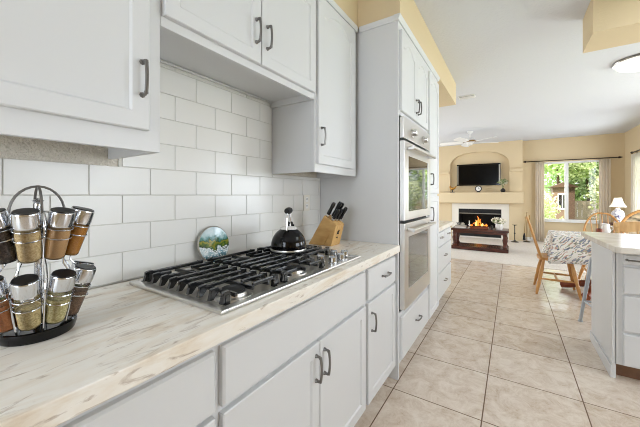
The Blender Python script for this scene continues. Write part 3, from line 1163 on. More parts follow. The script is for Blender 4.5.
for u, y, ln, lab in KN:
    p = Vector((-1.045, y, 1.115)).lerp(Vector((-0.962, y, 1.062)), u) + ax * 0.0012
    k = thing('kitchen_knife', lab, 'knife', p, 0, 'knives in the wooden block')
    q = ax.to_track_quat('Z', 'Y').to_matrix().to_4x4()
    mt = Matrix.Translation(p) @ q
    MB().box(-0.0075, 0.0075, -0.011, 0.011, 0.0, 0.014, 0.003, mtx=mt).build('bolster', M['steel'], k)
    MB().tube([p + ax * s for s in (0.0145, 0.03, 0.06, ln * 0.85, ln)], [0.0115, 0.013, 0.0115, 0.014, 0.010], n=12).build('handle', M['black_plastic'], k)

# ------------------------------------------------------------------ spice carousel
RXc, RYc = -0.968, 0.231
rk = thing('spice_rack', 'round two-tier chrome spice carousel on a black turntable', 'spice rack', (RXc, RYc, 0.914))
MB().lathe([(0, 0), (0.067, 0.0), (0.070, 0.004), (0.074, 0.018), (0.074, 0.024), (0.071, 0.026), (0.068, 0.022), (0, 0.022)], (RXc, RYc, 0.9145), 48).build('turntable', M['black_gloss'], rk)
MB().lathe([(0.012, 0), (0.008, 0.02), (0.007, 0.29), (0.012, 0.30), (0, 0.305)], (RXc, RYc, 0.9375), 16).build('pole', M['chrome'], rk)
base_ang = math.atan2(-RYc, -RXc)
NJ = 9
ANG = [base_ang - 0.216 + 2 * PI / NJ * k for k in range(NJ)]
RT, RB = 0.091, 0.059
TIERS = [(1.103, 1.213), (0.954, 1.066)]
for a in (ANG[0] + 0.35, ANG[0] + 0.35 + PI / 2):
    u = Vector((math.cos(a), math.sin(a), 0))
    path = [Vector((RXc, RYc, 1.16)) + u * 0.046, Vector((RXc, RYc, 1.20)) + u * 0.050]
    for k in range(1, 14):
        th = PI * k / 14
        path.append(Vector((RXc, RYc, 1.205)) + u * 0.050 * math.cos(th) + Vector((0, 0, 0.066 * math.sin(th))))
    path += [Vector((RXc, RYc, 1.20)) - u * 0.050, Vector((RXc, RYc, 1.16)) - u * 0.046]
    MB().tube(path, 0.0028, n=8).build('handle_loop', M['pewter'], rk)
for k in range(NJ):
    a = ANG[k] + PI / NJ
    u = Vector((math.cos(a), math.sin(a), 0))
    O = Vector((RXc, RYc, 0))
    MB().tube([O + u * r_ + Vector((0, 0, z_)) for r_, z_ in ((0.064, 0.9365), (0.074, 0.975), (0.084, 1.03), (0.076, 1.062), (0.060, 1.085), (0.062, 1.11), (0.073, 1.16), (0.070, 1.19), (0.052, 1.206), (0.01, 1.21))],
              0.0019, n=6).build('wire_rib', M['chrome'], rk)
SP = [('pale seed', 'B79A6A', 'D8C294'), ('ground tan', 'BF9560', 'CBA574'), ('amber', 'B0762A', 'BE8638'), ('dark leaf', '3A3A28', '5A5A3A'),
      ('rust', '9A4A22', 'B05C2E'), ('black pepper', '2A211B', '4A3B30'), ('green herb', '5F6A3A', '7C8650'), ('white salt', 'D9D4C8', 'EDE9E0')]
SP2 = [('oregano flake', 'A8905C', 'D9C794'), ('fennel', 'B5A469', 'E0D6A4'), ('brown clove', '5E4330', '8A6A4E'), ('dark thyme', '4A4A30', '68683F'),
       ('paprika', 'A0451F', 'BF6A32'), ('orange turmeric', 'B8742E', 'CF8C40'), ('bay green', '66703F', '828C58'), ('ginger', 'C2A878', 'D8C298')]
UPL = ['with pale mixed seeds facing the room, upper tier of spice carousel',
       'with tan ground spice, upper tier, second toward the cooktop',
       'with amber powder leaning out toward the cooktop, upper tier',
       'with dark leaves at the wall side toward the cooktop, upper tier',
       'with rust red powder at the wall side, upper tier',
       'with black pepper at the wall side away from the cooktop, upper tier',
       'with green herbs, upper tier, side away from the cooktop',
       'with dark peppercorns, upper tier, beside the pale mixed seeds']
LOL = ['with oregano coloured flakes facing the room, lower tier',
       'with greenish yellow seeds, lower tier, second toward the cooktop',
       'with brown cloves leaning out toward the cooktop, lower tier',
       'with dark thyme at the wall side toward the cooktop, lower tier',
       'with red paprika at the wall side, lower tier',
       'with orange turmeric at the wall side away from the cooktop, lower tier',
       'with bay green herbs, lower tier, side away from the cooktop',
       'with orange brown powder, lower tier, beside the oregano coloured flakes']
SP[7] = ('peppercorn', '2E241E', '54443A')
SP2[7] = ('orange brown', 'B26B3A', 'C98650')
rings = MB()
sup = MB()
for ti, (zb, zt) in enumerate(TIERS):
    for k, a in enumerate(ANG):
        u = Vector((math.cos(a), math.sin(a), 0))
        rt = RT if ti == 0 else 0.095
        b = Vector((RXc, RYc, zb)) + u * RB
        tp = Vector((RXc, RYc, zt)) + u * rt
        axis = (tp - b)
        L = axis.length
        q = axis.normalized().to_track_quat('Z', 'Y').to_matrix().to_4x4()
        mt = Matrix.Translation(b) @ q
        ki = 7 if k == 8 else (6 if k == 7 else k)
        lab = 'chrome-lidded spice jar ' + (UPL if ti == 0 else LOL)[ki]
        # wire ring and its arm belong to the rack
        rp = [mt @ Vector((0.0245 * math.cos(2 * PI * i / 24), 0.0245 * math.sin(2 * PI * i / 24), 0.052)) for i in range(24)]
        rp2 = [mt @ Vector((0.0248 * math.cos(2 * PI * i / 24), 0.0248 * math.sin(2 * PI * i / 24), 0.074)) for i in range(24)]
        MB().tube(rp, 0.0014, n=6, closed=True).tube(rp2, 0.0012, n=6, closed=True).tube([mt @ Vector((-0.0245, 0, 0.052)), Vector((RXc, RYc, zb + 0.06)) + u * 0.006], 0.002, n=6).build('wire_ring', M['chrome'], rk)
        if k in (4, 5, 6):
            continue
        j = thing('spice_jar', lab, 'spice jar', b, 0, 'spice jars on the carousel')
        g = MB()
        g.lathe([(0, 0), (0.0175, 0.0), (0.0202, 0.004), (0.0222, 0.050), (0.0226, L - 0.032)], n=28, mtx=mt, cap=False)
        go = g.build('glass', M['glass'], j)
        s = (SP if ti == 0 else SP2)[ki]
        fill = 0.074 if ti == 0 else (0.046 if k == 0 else 0.060)
        MB().lathe([(0, 0.0025), (0.017, 0.0025), (0.0192, 0.006), (0.0213, 0.050), (0.0214, fill), (0, fill + 0.002)], n=28, mtx=mt).build('spice', spice(s[0], s[1], s[2], 260 if 'ground' not in s[0] else 900), j)
        ld = MB()
        ld.lathe([(0, L - 0.034), (0.0235, L - 0.034), (0.0242, L - 0.030), (0.0242, L - 0.003), (0.0225, L), (0.0215, L - 0.002), (0, L - 0.002)], n=28, mtx=mt)
        lo = ld.build('lid', M['chrome'], j)
        MB().lathe([(0, L - 0.0018), (0.0214, L - 0.0018), (0.0225, L + 0.0004), (0.0215, L + 0.0026), (0, L + 0.003)], n=28, mtx=mt).build('lid_top', M['black_plastic'], lo, 'black lid top')

# ------------------------------------------------------------------ island
IX0, IX1, IY0, IY1 = 0.575, 2.4, 2.79, 3.42
isl = thing('island', 'white kitchen island with drawers facing the kitchen', 'island', (1.4, 3.05, 0))
ib = MB()
ib.box(IX0 + 0.015, IX1, IY0 + 0.0, IY1, 0.10, 0.873)
ib.box(IX0, IX0 + 0.02, IY0 - 0.0, IY1, 0.0, 0.873, 0.002)
ib.box(IX0 - 0.010, IX0, IY0 - 0.005, IY1 + 0.004, 0.0, 0.085, 0.003)
ib.build('body', M['cabinet'], isl)
MB().box(IX0 + 0.025, IX1, IY0 + 0.06, IY1 - 0.05, 0.0, 0.10).build('toe_kick', M['toe'], isl)
fI = face_ny(IY0)
for x0 in (0.628, 1.21):
    bd = slab_front(MB(), fI, x0, x0 + 0.56, 0.785, 0.85).build('cutting_board_front', M['cabinet'], isl)
    pull(fI, x0 + 0.085, 0.817, 0.02, vertical=False, parent=bd, length=0.14)
    for b0, b1 in ((0.59, 0.768), (0.335, 0.575), (0.105, 0.318)):
        dr = slab_front(MB(), fI, x0, x0 + 0.56, b0, b1).build('drawer', M['cabinet'], isl)
        pull(fI, x0 + 0.28, b0 + (b1 - b0) * 0.62, 0.02, vertical=False, parent=dr, length=0.13)
it = MB()
it.prism([(0.56, 2.665), (0.585, 2.645), (IX1 + 0.03, 2.645), (IX1 + 0.03, 3.62), (0.535, 3.62), (0.535, 3.3)], lambda a, b, d: Vector((a, b, d)), 0.8735, 0.914, 0.006)
o = it.build('countertop', M['island_top'])
tag(o, 'pale stone countertop on the white island', 'countertop')

# metal bar stool tucked under the island overhang
st = thing('bar_stool', 'grey metal bar stool tucked behind the white island', 'stool', (0.80, 3.80, 0))
cs = Vector((0.815, 3.70, 0))
SR = lambda x, y: (cs.x + x * 0.978 - y * 0.208, cs.y + x * 0.208 + y * 0.978)
MB().box(-0.16, 0.16, -0.16, 0.16, 0.63, 0.655, 0.012, mtx=Matrix.Translation((cs.x, cs.y, 0)) @ Matrix.Rotation(math.radians(12), 4, 'Z')).build('seat', M['stool_metal'], st)
for sx, sy in ((-1, -1), (1, -1), (1, 1), (-1, 1)):
    MB().tube([(*SR(sx * 0.145, sy * 0.145), 0.635), (*SR(sx * 0.21, sy * 0.205), 0.012)], [0.017, 0.014], n=8).tube(
        [(*SR(sx * 0.21, sy * 0.205), 0.0), (*SR(sx * 0.21, sy * 0.205), 0.014)], 0.019, n=10).build('leg', M['stool_metal'], st)
q = 0.187
for a, b in (((-q, -q), (q, -q)), ((q, -q), (q, q)), ((q, q), (-q, q)), ((-q, q), (-q, -q))):
    MB().tube([(*SR(*a), 0.21), (*SR(*b), 0.21)], 0.009, n=8).build('footrest_bar', M['stool_metal'], st)

# ------------------------------------------------------------------ dining table, cloth, chairs
TX0, TX1, TY0, TY1, TZ = 0.455, 1.55, 4.62, 5.28, 0.742
tb = thing('dining_table', 'reddish brown pedestal dining table under the printed cloth', 'table', ((TX0 + TX1) / 2, (TY0 + TY1) / 2, 0))
MB().box(TX0, TX1, TY0, TY1, TZ - 0.03, TZ, 0.01).build('tabletop', M['redwood'], tb)
tcx, tcy = 0.90, 4.95
MB().lathe([(0.09, 0.05), (0.10, 0.10), (0.055, 0.18), (0.07, 0.36), (0.05, 0.52), (0.11, 0.69), (0.12, 0.71)], (tcx, tcy, 0), 24).build('pedestal', M['redwood'], tb)
for k in range(4):
    a = PI / 4 + k * PI / 2 + 0.3
    u = Vector((math.cos(a), math.sin(a), 0))
    c = Vector((tcx, tcy, 0))
    MB().tube([c + u * 0.05 + Vector((0, 0, 0.15)), c + u * 0.18 + Vector((0, 0, 0.11)), c + u * 0.30 + Vector((0, 0, 0.065)), c + u * 0.38 + Vector((0, 0, 0.05))],
              [0.04, 0.042, 0.042, 0.048], n=12).build('foot', M['redwood'], tb)


def tablecloth():
    t = bmesh.new()
    nu, drop = 26, 0.30
    # perimeter loop with wavy skirt
    per = []
    def seg(p, q, n):
        for i in range(n):
            per.append((p[0] + (q[0] - p[0]) * i / n, p[1] + (q[1] - p[1]) * i / n))
    e = 0.012
    x0, x1, y0, y1 = TX0 - e, TX1 + e, TY0 - e, TY1 + e
    seg((x0, y0), (x1, y0), 40)
    seg((x1, y0), (x1, y1), 24)
    seg((x1, y1), (x0, y1), 40)
    seg((x0, y1), (x0, y0), 24)
    n = len(per)
    cx, cy = (x0 + x1) / 2, (y0 + y1) / 2
    levels = [(0.0, 0.004, 0), (0.012, -0.004, 0.0), (0.016, -0.05, 0.15), (0.02, -0.14, 0.5), (0.026, -0.23, 0.8), (0.032, -drop, 1.0)]
    rings = []
    top = [t.verts.new((cx + (p[0] - cx) * 0.985, cy + (p[1] - cy) * 0.975, TZ + 0.006)) for p in per]
    for off, dz, wv in levels:
        ring = []
        for i, p in enumerate(per):
            d = Vector((p[0] - cx, p[1] - cy, 0))
            # outward normal of the nearest side, blended at the corners
            nx = max(-1, min(1, (p[0] - cx) / (x1 - cx))) ** 9
            ny = max(-1, min(1, (p[1] - cy) / (y1 - cy))) ** 9
            nn = Vector((nx, ny, 0))
            if nn.length > 1e-6:
                nn.normalize()
            w = (0.016 * math.sin(i * 0.85) + 0.010 * math.sin(i * 2.1 + 1)) * wv
            corner = (abs(nx * ny)) ** 0.5 * 0.05 * wv
            hz = dz * (1 + 0.10 * abs(nx * ny) ** 0.3) if wv > 0.9 else dz
            ring.append(t.verts.new((p[0] + nn.x * (off + w + corner), p[1] + nn.y * (off + w + corner), TZ + 0.004 + hz)))
        rings.append(ring)
    allr = [top] + rings
    for a, b in zip(allr[:-1], allr[1:]):
        for i in range(n):
            j = (i + 1) % n
            t.faces.new((a[i], b[i], b[j], a[j]))
    t.faces.new(top)
    bmesh.ops.recalc_face_normals(t, faces=t.faces)
    mb = MB()
    mb._merge(t)
    o = mb.build('tablecloth', M['cloth'], angle=60)
    sol = o.modifiers.new('thickness', 'SOLIDIFY')
    sol.thickness = 0.002
    sol.offset = 1
    return tag(o, 'white tablecloth printed with grey, blue and brown brush strokes on the dining table', 'tablecloth')


tablecloth()


def windsor(name, label, loc, rotz, hoop_h=0.98, m=None, group='oak dining chairs around the table', w=0.20):
    """bow-back chair; local +Y is the way the sitter faces."""
    m = m or M['oak']
    root = thing(name, label, 'chair', (0, 0, 0), 0, group)
    s = MB()
    prof = []
    for k in range(32):
        a = 2 * PI * k / 32
        x, y = math.cos(a), math.sin(a)
        prof.append((w * 1.05 * math.copysign(abs(x) ** 0.7, x), 0.20 * math.copysign(abs(y) ** 0.7, y)))
    s.prism(prof, lambda a, b, d: Vector((a, b, d)), 0.425, 0.46, 0.008)
    s.build('seat', m, root)
    feet = {}
    for sx in (-1, 1):
        for sy in (-1, 1):
            top = Vector((sx * w * 0.72, sy * 0.135, 0.428))
            bot = Vector((sx * (w + 0.03), sy * 0.215, 0.0))
            feet[(sx, sy)] = (top, bot)
            MB().tube([top.lerp(bot, f) for f in (0, 0.12, 0.3, 0.5, 0.62, 0.66, 0.8, 1.0)],
                      [0.014, 0.017, 0.022, 0.021, 0.017, 0.021, 0.018, 0.013], n=12).build('leg', m, root)
    L = lambda k, f: feet[k][0].lerp(feet[k][1], f)
    for sx in (-1, 1):
        a, b = L((sx, -1), 0.55), L((sx, 1), 0.55)
        MB().tube([a, a.lerp(b, 0.5), b], [0.009, 0.014, 0.009], n=10).build('stretcher', m, root)
    a = L((-1, -1), 0.55).lerp(L((-1, 1), 0.55), 0.5)
    b = L((1, -1), 0.55).lerp(L((1, 1), 0.55), 0.5)
    MB().tube([a, a.lerp(b, 0.5), b], [0.009, 0.014, 0.009], n=10).build('stretcher', m, root)
    hh = hoop_h - 0.455
    lean = 0.30
    P = lambda th: Vector((w * 0.98 * math.copysign(abs(math.cos(th)) ** 0.8, math.cos(th)), -0.165 - lean * hh * math.sin(th) * 0.95, 0.455 + hh * math.sin(th)))
    MB().tube([P(PI * k / 24) for k in range(25)], 0.0125, n=10).build('hoop', m, root)
    for k in range(7):
        x = (k - 3) / 3 * w * 0.72
        c = max(-1, min(1, x * 1.12 / (w * 0.98)))
        th = math.acos(math.copysign(abs(c) ** 1.25, c))
        tp = P(th)
        bt = Vector((x * 0.85, -0.165, 0.457))
        MB().tube([bt, bt.lerp(tp, 0.4), tp], [0.006, 0.008, 0.005], n=8).build('spindle', m, root)
    root.location = loc
    root.rotation_euler = (0, 0, rotz)
    return root


c1 = windsor('dining_chair', 'golden oak bow-back chair drawn up to the end of the cloth-covered table', (0.475, 4.86, 0), -PI / 2, 0.955)
windsor('dining_chair', 'golden oak bow-back chair behind the table in front of the far window', (1.10, 5.56, 0), PI, 0.985, w=0.24)


def crest_chair(loc, rotz, label):
    root = thing('dining_chair', label, 'chair', (0, 0, 0), 0, 'oak dining chairs around the table')
    m = M['oak_pale']
    MB().box(-0.22, 0.22, -0.2, 0.2, 0.43, 0.46, 0.014).build('seat', m, root)
    for sx in (-1, 1):
        MB().tube([(sx * 0.19, 0.16, 0.432), (sx * 0.21, 0.19, 0)], [0.022, 0.016], n=12).build('leg', m, root)
        MB().tube([(sx * 0.19, -0.17, 0.432), (sx * 0.21, -0.22, 0)], [0.022, 0.016], n=12).build('leg', m, root)
        MB().tube([(sx * 0.20, -0.18, 0.457), (sx * 0.215, -0.225, 0.75), (sx * 0.225, -0.25, 0.93)], [0.017, 0.016, 0.014], n=12).build('post', m, root)
    MB().tube([(-0.2, 0.175, 0.22), (0.2, 0.175, 0.22)], 0.011, n=10).build('stretcher', m, root)
    cr = MB()
    NN = 14
    poly = []
    for k in range(NN + 1):
        x = -0.25 + 0.5 * k / NN
        poly.append((x, 0.965 + 0.025 * math.sin(PI * k / NN)))
    for k in range(NN + 1):
        x = 0.25 - 0.5 * k / NN
        poly.append((x, 0.885 - 0.012 * math.sin(3 * PI * k / NN)))
    cr.prism(poly, lambda a, b, d: Vector((a, -0.262 + 0.35 * a * a + d, b)), 0, 0.022, 0.004)
    cr.build('crest_rail', m, root)
    for k in range(5):
        x = (k - 2) * 0.075
        MB().tube([(x * 0.9, -0.178, 0.457), (x, -0.215, 0.7), (x, -0.245, 0.89)], [0.009, 0.012, 0.009], n=10).build('spindle', m, root)
    root.location = loc
    root.rotation_euler = (0, 0, rotz)
    return root


crest_chair((1.13, 4.45, 0), 0.0, 'pale oak chair with broad crest rail on the island side of the table')

# small things on the table
pc = thing('pitcher', 'small white pitcher on the dining table', 'pitcher', (1.01, 5.20, TZ + 0.0085))
MB().lathe([(0, 0), (0.035, 0), (0.05, 0.04), (0.035, 0.10), (0.04, 0.13), (0.034, 0.128), (0, 0.12)], (1.01, 5.20, TZ + 0.0085), 20).build('body', M['white_ceramic'], pc)
MB().tube([(1.045, 5.20, TZ + 0.11), (1.08, 5.20, TZ + 0.10), (1.085, 5.20, TZ + 0.07), (1.055, 5.20, TZ + 0.05)], 0.006, n=8).build('handle', M['white_ceramic'], pc)
o = MB().lathe([(0, 0), (0.028, 0), (0.034, 0.07), (0.030, 0.07), (0.026, 0.01), (0, 0.01)], (0.935, 5.12, TZ + 0.0085), 18).build('cup', M['redwood'])
tag(o, 'small reddish brown cup on the dining table beside the white pitcher', 'cup')

# ------------------------------------------------------------------ ceiling things
cl = thing('ceiling_light', 'flush dome ceiling light with metal rim beyond the soffit block', 'light', (1.20, 4.66, 2.64))
MB().lathe([(0.236, 0.10), (0.24, 0.088), (0.235, 0.076), (0.226, 0.078), (0.226, 0.10)], (1.20, 4.66, 2.6395), 40, cap=False).build('rim', M['nickel'], cl)
MB().lathe([(0.2255, 0.08), (0.20, 0.04), (0.14, 0.012), (0.06, 0.002), (0, 0)], (1.20, 4.66, 2.6395), 40).build('diffuser', M['glow'], cl)
vt = thing('ceiling_vent', 'narrow white air vent on the ceiling past the tan soffit', 'vent', (-0.57, 4.97, 2.73))
MB().box(-0.685, -0.46, 4.90, 5.03, 2.728, 2.7395, 0.002).build('frame', M['white_trim'], vt)
MB().box(-0.672, -0.473, 4.913, 5.017, 2.7265, 2.728).build('backing', M['cabinet_inside'], vt)
for k in range(5):
    y = 4.922 + k * 0.0215
    MB().box(-0.672, -0.473, y, y + 0.011, 2.720, 2.7263).build('louvre', M['white_trim'], vt)

FXc, FYc = -0.83, 7.75
cf = thing('ceiling_fan', 'white five-blade ceiling fan with brass motor over the living room', 'ceiling fan', (FXc, FYc, 2.45))
MB().lathe([(0.0, -0.05), (0.03, -0.05), (0.065, -0.02), (0.07, 0.0)], (FXc, FYc, 2.7395), 24).build('canopy', M['white_trim'], cf)
MB().lathe([(0.013, 0), (0.013, 0.12)], (FXc, FYc, 2.58), 12).build('downrod', M['white_trim'], cf)
MB().lathe([(0, 0), (0.07, 0.0), (0.11, 0.02), (0.125, 0.06), (0.10, 0.10), (0.03, 0.115), (0, 0.115)], (FXc, FYc, 2.47), 32).build('motor', M['white_trim'], cf)
MB().lathe([(0.112, 0), (0.122, 0.008), (0.1275, 0.035), (0.120, 0.035)], (FXc, FYc, 2.487), 32, cap=False).build('motor_band', M['brass'], cf, 'brass band')
MB().lathe([(0, 0), (0.04, 0.008), (0.065, 0.03), (0.07, 0.055), (0.0, 0.06)], (FXc, FYc, 2.408), 24).build('light_bowl', M['white_ceramic'], cf)
for k in range(5):
    a = 0.62 + 2 * PI * k / 5
    mt = Matrix.Translation((FXc, FYc, 2.49)) @ Matrix.Rotation(a, 4, 'Z') @ Matrix.Rotation(math.radians(13), 4, 'X')
    poly = [(0.15, -0.055), (0.26, -0.075), (0.60, -0.085), (0.655, -0.06), (0.67, 0), (0.655, 0.06), (0.60, 0.085), (0.26, 0.075), (0.15, 0.055)]
    bl = MB().prism(poly, lambda p, q, d: mt @ Vector((p, q, d)), 0, 0.008).build('blade', M['white_trim'], cf)
    MB().box(0.09, 0.22, -0.02, 0.02, 0.009, 0.016, 0.002, mtx=mt).build('bracket', M['brass'], bl)

# ------------------------------------------------------------------ fireplace
fp = thing('fireplace', 'gas fireplace with white tile surround under the tan mantel', 'fireplace', ((FX0 + FX1) / 2, BRY, 0))
su = MB()
su.box(SX0 + 0.002, FX0, BRY + 0.012, BRY + 0.58, 0.0085, MZ0 - 0.022)
su.box(FX1, SX1 - 0.002, BRY + 0.012, BRY + 0.58, 0.0085, MZ0 - 0.022)
su.box(FX0, FX1, BRY + 0.012, BRY + 0.58, FZ1, MZ0 - 0.022)
su.box(FX0, FX1, BRY + 0.012, BRY + 0.58, 0.0085, 0.04)
su.build('surround', M['hearth'], fp)
bx = MB()
bx.box(FX0 + 0.001, FX1 - 0.001, BRY + 0.54, BRY + 0.57, 0.0405, FZ1 - 0.001)
bx.box(FX0 + 0.001, FX0 + 0.02, BRY + 0.02, BRY + 0.54, 0.0405, FZ1 - 0.001).box(FX1 - 0.02, FX1 - 0.001, BRY + 0.02, BRY + 0.54, 0.0405, FZ1 - 0.001)
bx.box(FX0 + 0.02, FX1 - 0.02, BRY + 0.02, BRY + 0.54, FZ1 - 0.03, FZ1 - 0.001).box(FX0 + 0.02, FX1 - 0.02, BRY + 0.02, BRY + 0.54, 0.20, 0.23)
bx.build('firebox', M['black_matte'], fp)
MB().box(FX0 + 0.02, FX1 - 0.02, BRY + 0.015, BRY + 0.03, 0.045, 0.20, 0.003).build('lower_grille', M['black_matte'], fp)
MB().box(FX0 + 0.02, FX1 - 0.02, BRY + 0.012, BRY + 0.022, 0.70, 0.725, 0.003).build('vent_bar', M['nickel'], fp)
MB().box(FX0 + 0.02, FX1 - 0.02, BRY + 0.016, BRY + 0.028, 0.727, FZ1 - 0.002, 0.003).build('hood', M['black_matte'], fp)
fcx = (FX0 + FX1) / 2
for x0, x1, y, z, dz in ((-0.32, 0.30, 0.26, 0.275, 0.02), (-0.26, 0.33, 0.36, 0.28, -0.02), (-0.20, 0.22, 0.30, 0.35, 0.05)):
    MB().tube([(fcx + x0, BRY + y, z), (fcx, BRY + y + 0.02, z + dz), (fcx + x1, BRY + y, z + 0.01)], [0.038, 0.044, 0.036], n=12).build('log', M['log'], fp)
rnd = random.Random(4)
for k in range(9):
    x = fcx - 0.05 + (k - 4) * 0.055
    h = 0.26 * math.exp(-((k - 4) / 1.25) ** 2) + 0.03 + rnd.uniform(0, 0.05)
    y = BRY + 0.27 + rnd.uniform(-0.04, 0.05)
    sx = rnd.uniform(-0.03, 0.03)
    MB().tube([(x, y, 0.33), (x + sx * 0.4, y, 0.33 + h * 0.3), (x - sx, y, 0.33 + h * 0.7), (x + sx, y, 0.33 + h)], [0.020, 0.034, 0.018, 0.002], n=8).build('flame', M['flame'] if k % 3 else M['flame_core'], fp)

# television in the niche
tv = thing('television', 'flat black television mounted in the arched niche above the mantel', 'television', (-0.82, BRY + 0.2, 1.52))
MB().box(-1.395, -0.265, BRY + 0.02, BRY + 0.075, 1.525, 2.155, 0.012).build('housing', M['black_gloss'], tv)
MB().box(-1.34, -0.32, BRY + 0.0175, BRY + 0.0195, 1.575, 2.105).build('screen', M['screen'], tv)
for xa in (-1.385, -0.312):
    MB().box(xa, xa + 0.037, BRY + 0.0165, BRY + 0.0195, 1.56, 2.12).build('speaker_strip', M['nickel'], tv)
MB().box(-1.0, -0.65, BRY + 0.0755, BRY + 0.1195, 1.70, 1.98).build('wall_mount', M['black_matte'], tv)

# mantel ornaments
MTL = MZ1 + 0.0005
MY = BRY - 0.09
orn = thing('figurine', 'small gold bird figurine on the mantel by the television', 'ornament', (-1.50, MY, MTL))
MB().lathe([(0, 0), (0.07, 0), (0.07, 0.012), (0.012, 0.02), (0.010, 0.07), (0, 0.072)], (-1.50, MY, MTL), 20).build('base', M['pot'], orn)
MB().ball((-1.50, MY, MTL + 0.115), 0.055, (1.25, 0.7, 0.75)).ball((-1.555, MY, MTL + 0.165), 0.03).tube(
    [(-1.45, MY, MTL + 0.12), (-1.38, MY, MTL + 0.20)], [0.03, 0.008], n=8).tube([(-1.58, MY, MTL + 0.165), (-1.61, MY, MTL + 0.16)], [0.008, 0.001], n=6).build('bird', M['gold'], orn)
clk = thing('clock', 'small round dark-rimmed clock on the mantel below the television', 'clock', (-0.81, MY, MTL))
mtc = Matrix.Translation((-0.81, MY, MTL + 0.105)) @ Matrix.Rotation(PI / 2, 4, 'X')
MB().lathe([(0, -0.015), (0.085, -0.015), (0.088, 0.012), (0.068, 0.016), (0.066, 0.011), (0, 0.011)], n=32, mtx=mtc).build('case', M['pot'], clk)
fc = MB().lathe([(0.064, 0.0112), (0.064, 0.013), (0, 0.013)], n=32, mtx=mtc).build('dial', M['white_ceramic'], clk)
MB().box(-0.813, -0.807, MY - 0.0155, MY - 0.0135, MTL + 0.105, MTL + 0.155).box(-0.81, -0.775, MY - 0.0155, MY - 0.0135, MTL + 0.102, MTL + 0.108).build('hands', M['black_matte'], fc)
MB().box(-0.86, -0.76, MY - 0.03, MY + 0.03, MTL, MTL + 0.022, 0.004).build('foot', M['pot'], clk)


def leafy(mb, c, rad, n, size, rnd, squash=1.0):
    for _ in range(n):
        d = Vector((rnd.gauss(0, 1), rnd.gauss(0, 1), rnd.gauss(0, 1)))
        d.normalize()
        p = Vector(c) + Vector((d.x * rad, d.y * rad, d.z * rad * squash)) * rnd.uniform(0.35, 1.0)
        u = Vector((rnd.uniform(-1, 1), rnd.uniform(-1, 1), rnd.uniform(-1, 1))).normalized()
        v = u.cross(Vector((rnd.uniform(-1, 1), rnd.uniform(-1, 1), rnd.uniform(-1, 1)))).normalized()
        s = size * rnd.uniform(0.6, 1.3)
        bm = mb.bm
        vs = [bm.verts.new(p - u * s), bm.verts.new(p + v * s * 0.45), bm.verts.new(p + u * s), bm.verts.new(p - v * s * 0.45)]
        f = bm.faces.new(vs)
        f.material_index = mb.cur
    return mb


rnd = random.Random(7)
vs = thing('vase', 'dark round vase of cream and green sprigs on the mantel by the niche edge', 'vase', (-0.21, MY, MTL))
MB().lathe([(0, 0), (0.04, 0), (0.062, 0.04), (0.055, 0.075), (0.022, 0.10), (0.028, 0.115), (0, 0.11)], (-0.21, MY, MTL), 24).build('pot', M['pot'], vs)
stm = MB()
for k in range(9):
    a = rnd.uniform(0, 2 * PI)
    stm.tube([(-0.21, MY, MTL + 0.10), (-0.21 + 0.03 * math.cos(a), MY + 0.02 * math.sin(a), MTL + 0.2), (-0.21 + 0.12 * math.cos(a), MY + 0.05 * math.sin(a), MTL + 0.31)], 0.003, n=5)
stm.build('stems', M['leaf_in'], vs)
leafy(MB(), (-0.21, MY, MTL + 0.285), 0.135, 110, 0.03, rnd, 0.6).build('leaves', M['leaf_in'], vs)
leafy(MB(), (-0.19, MY - 0.01, MTL + 0.27), 0.12, 60, 0.028, rnd, 0.6).build('blossoms', M['petal'], vs)

# ------------------------------------------------------------------ coffee table and its things
GX0, GX1, GY0, GY1, GZ = -1.19, -0.055, 7.42, 8.0, 0.485
cf_t = thing('coffee_table', 'dark brown wooden coffee table with low shelf in front of the fireplace', 'table', (-0.62, 7.7, 0.008))
MB().box(GX0, GX1, GY0, GY1, GZ - 0.045, GZ, 0.01).box(GX0 + 0.04, GX1 - 0.04, GY0 + 0.03, GY1 - 0.03, GZ - 0.10, GZ - 0.045).build('tabletop', M['darkwood'], cf_t)
for x in (GX0 + 0.07, GX1 - 0.07):
    for y in (GY0 + 0.07, GY1 - 0.07):
        MB().lathe([(0.045, 0), (0.05, 0.03), (0.03, 0.06), (0.04, 0.12), (0.052, 0.18), (0.035, 0.25), (0.048, 0.295)], (x, y, 0.088), 16).build('leg', M['darkwood'], cf_t)
MB().box(GX0 + 0.005, GX1 - 0.005, GY0 + 0.005, GY1 - 0.005, 0.0085, 0.088, 0.012).build('shelf', M['darkwood'], cf_t)

bk = []
for k, (dz, mm, lab) in enumerate(((0.0, M['white_ceramic'], 'white book at the bottom of the stack on the coffee table'),
                                    (0.028, M['book'], 'grey book on top of the white book on the coffee table'))):
    o = MB().box(-1.13, -0.90, 7.56, 7.74, GZ + 0.0005 + dz, GZ + 0.028 + dz, 0.003).build('book', mm)
    tag(o, lab, 'book', 'books on the coffee table')
rn = thing('ornament', 'dark leaf garland ornament on the stacked books', 'ornament', (-1.03, 7.64, GZ + 0.057))
leafy(MB(), (-1.03, 7.64, GZ + 0.092), 0.075, 60, 0.022, rnd, 0.45).build('leaves', M['pot'], rn)
leafy(MB(), (-0.99, 7.64, GZ + 0.092), 0.07, 40, 0.022, rnd, 0.45).build('petals', M['petal'], rn)
cd = thing('candle', 'slim glass candle holder on the coffee table beside the books', 'candle', (-0.83, 7.64, GZ))
MB().lathe([(0, 0), (0.035, 0), (0.012, 0.012), (0.010, 0.06), (0.026, 0.075), (0.026, 0.082), (0, 0.078)], (-0.83, 7.64, GZ + 0.0005), 20).build('holder', M['chrome'], cd)
MB().lathe([(0.011, 0), (0.011, 0.09), (0, 0.093)], (-0.83, 7.64, GZ + 0.0835), 14).build('stick', M['white_ceramic'], cd)
ty = thing('tray', 'reddish brown wooden tray in the middle of the coffee table', 'tray', (-0.62, 7.62, GZ))
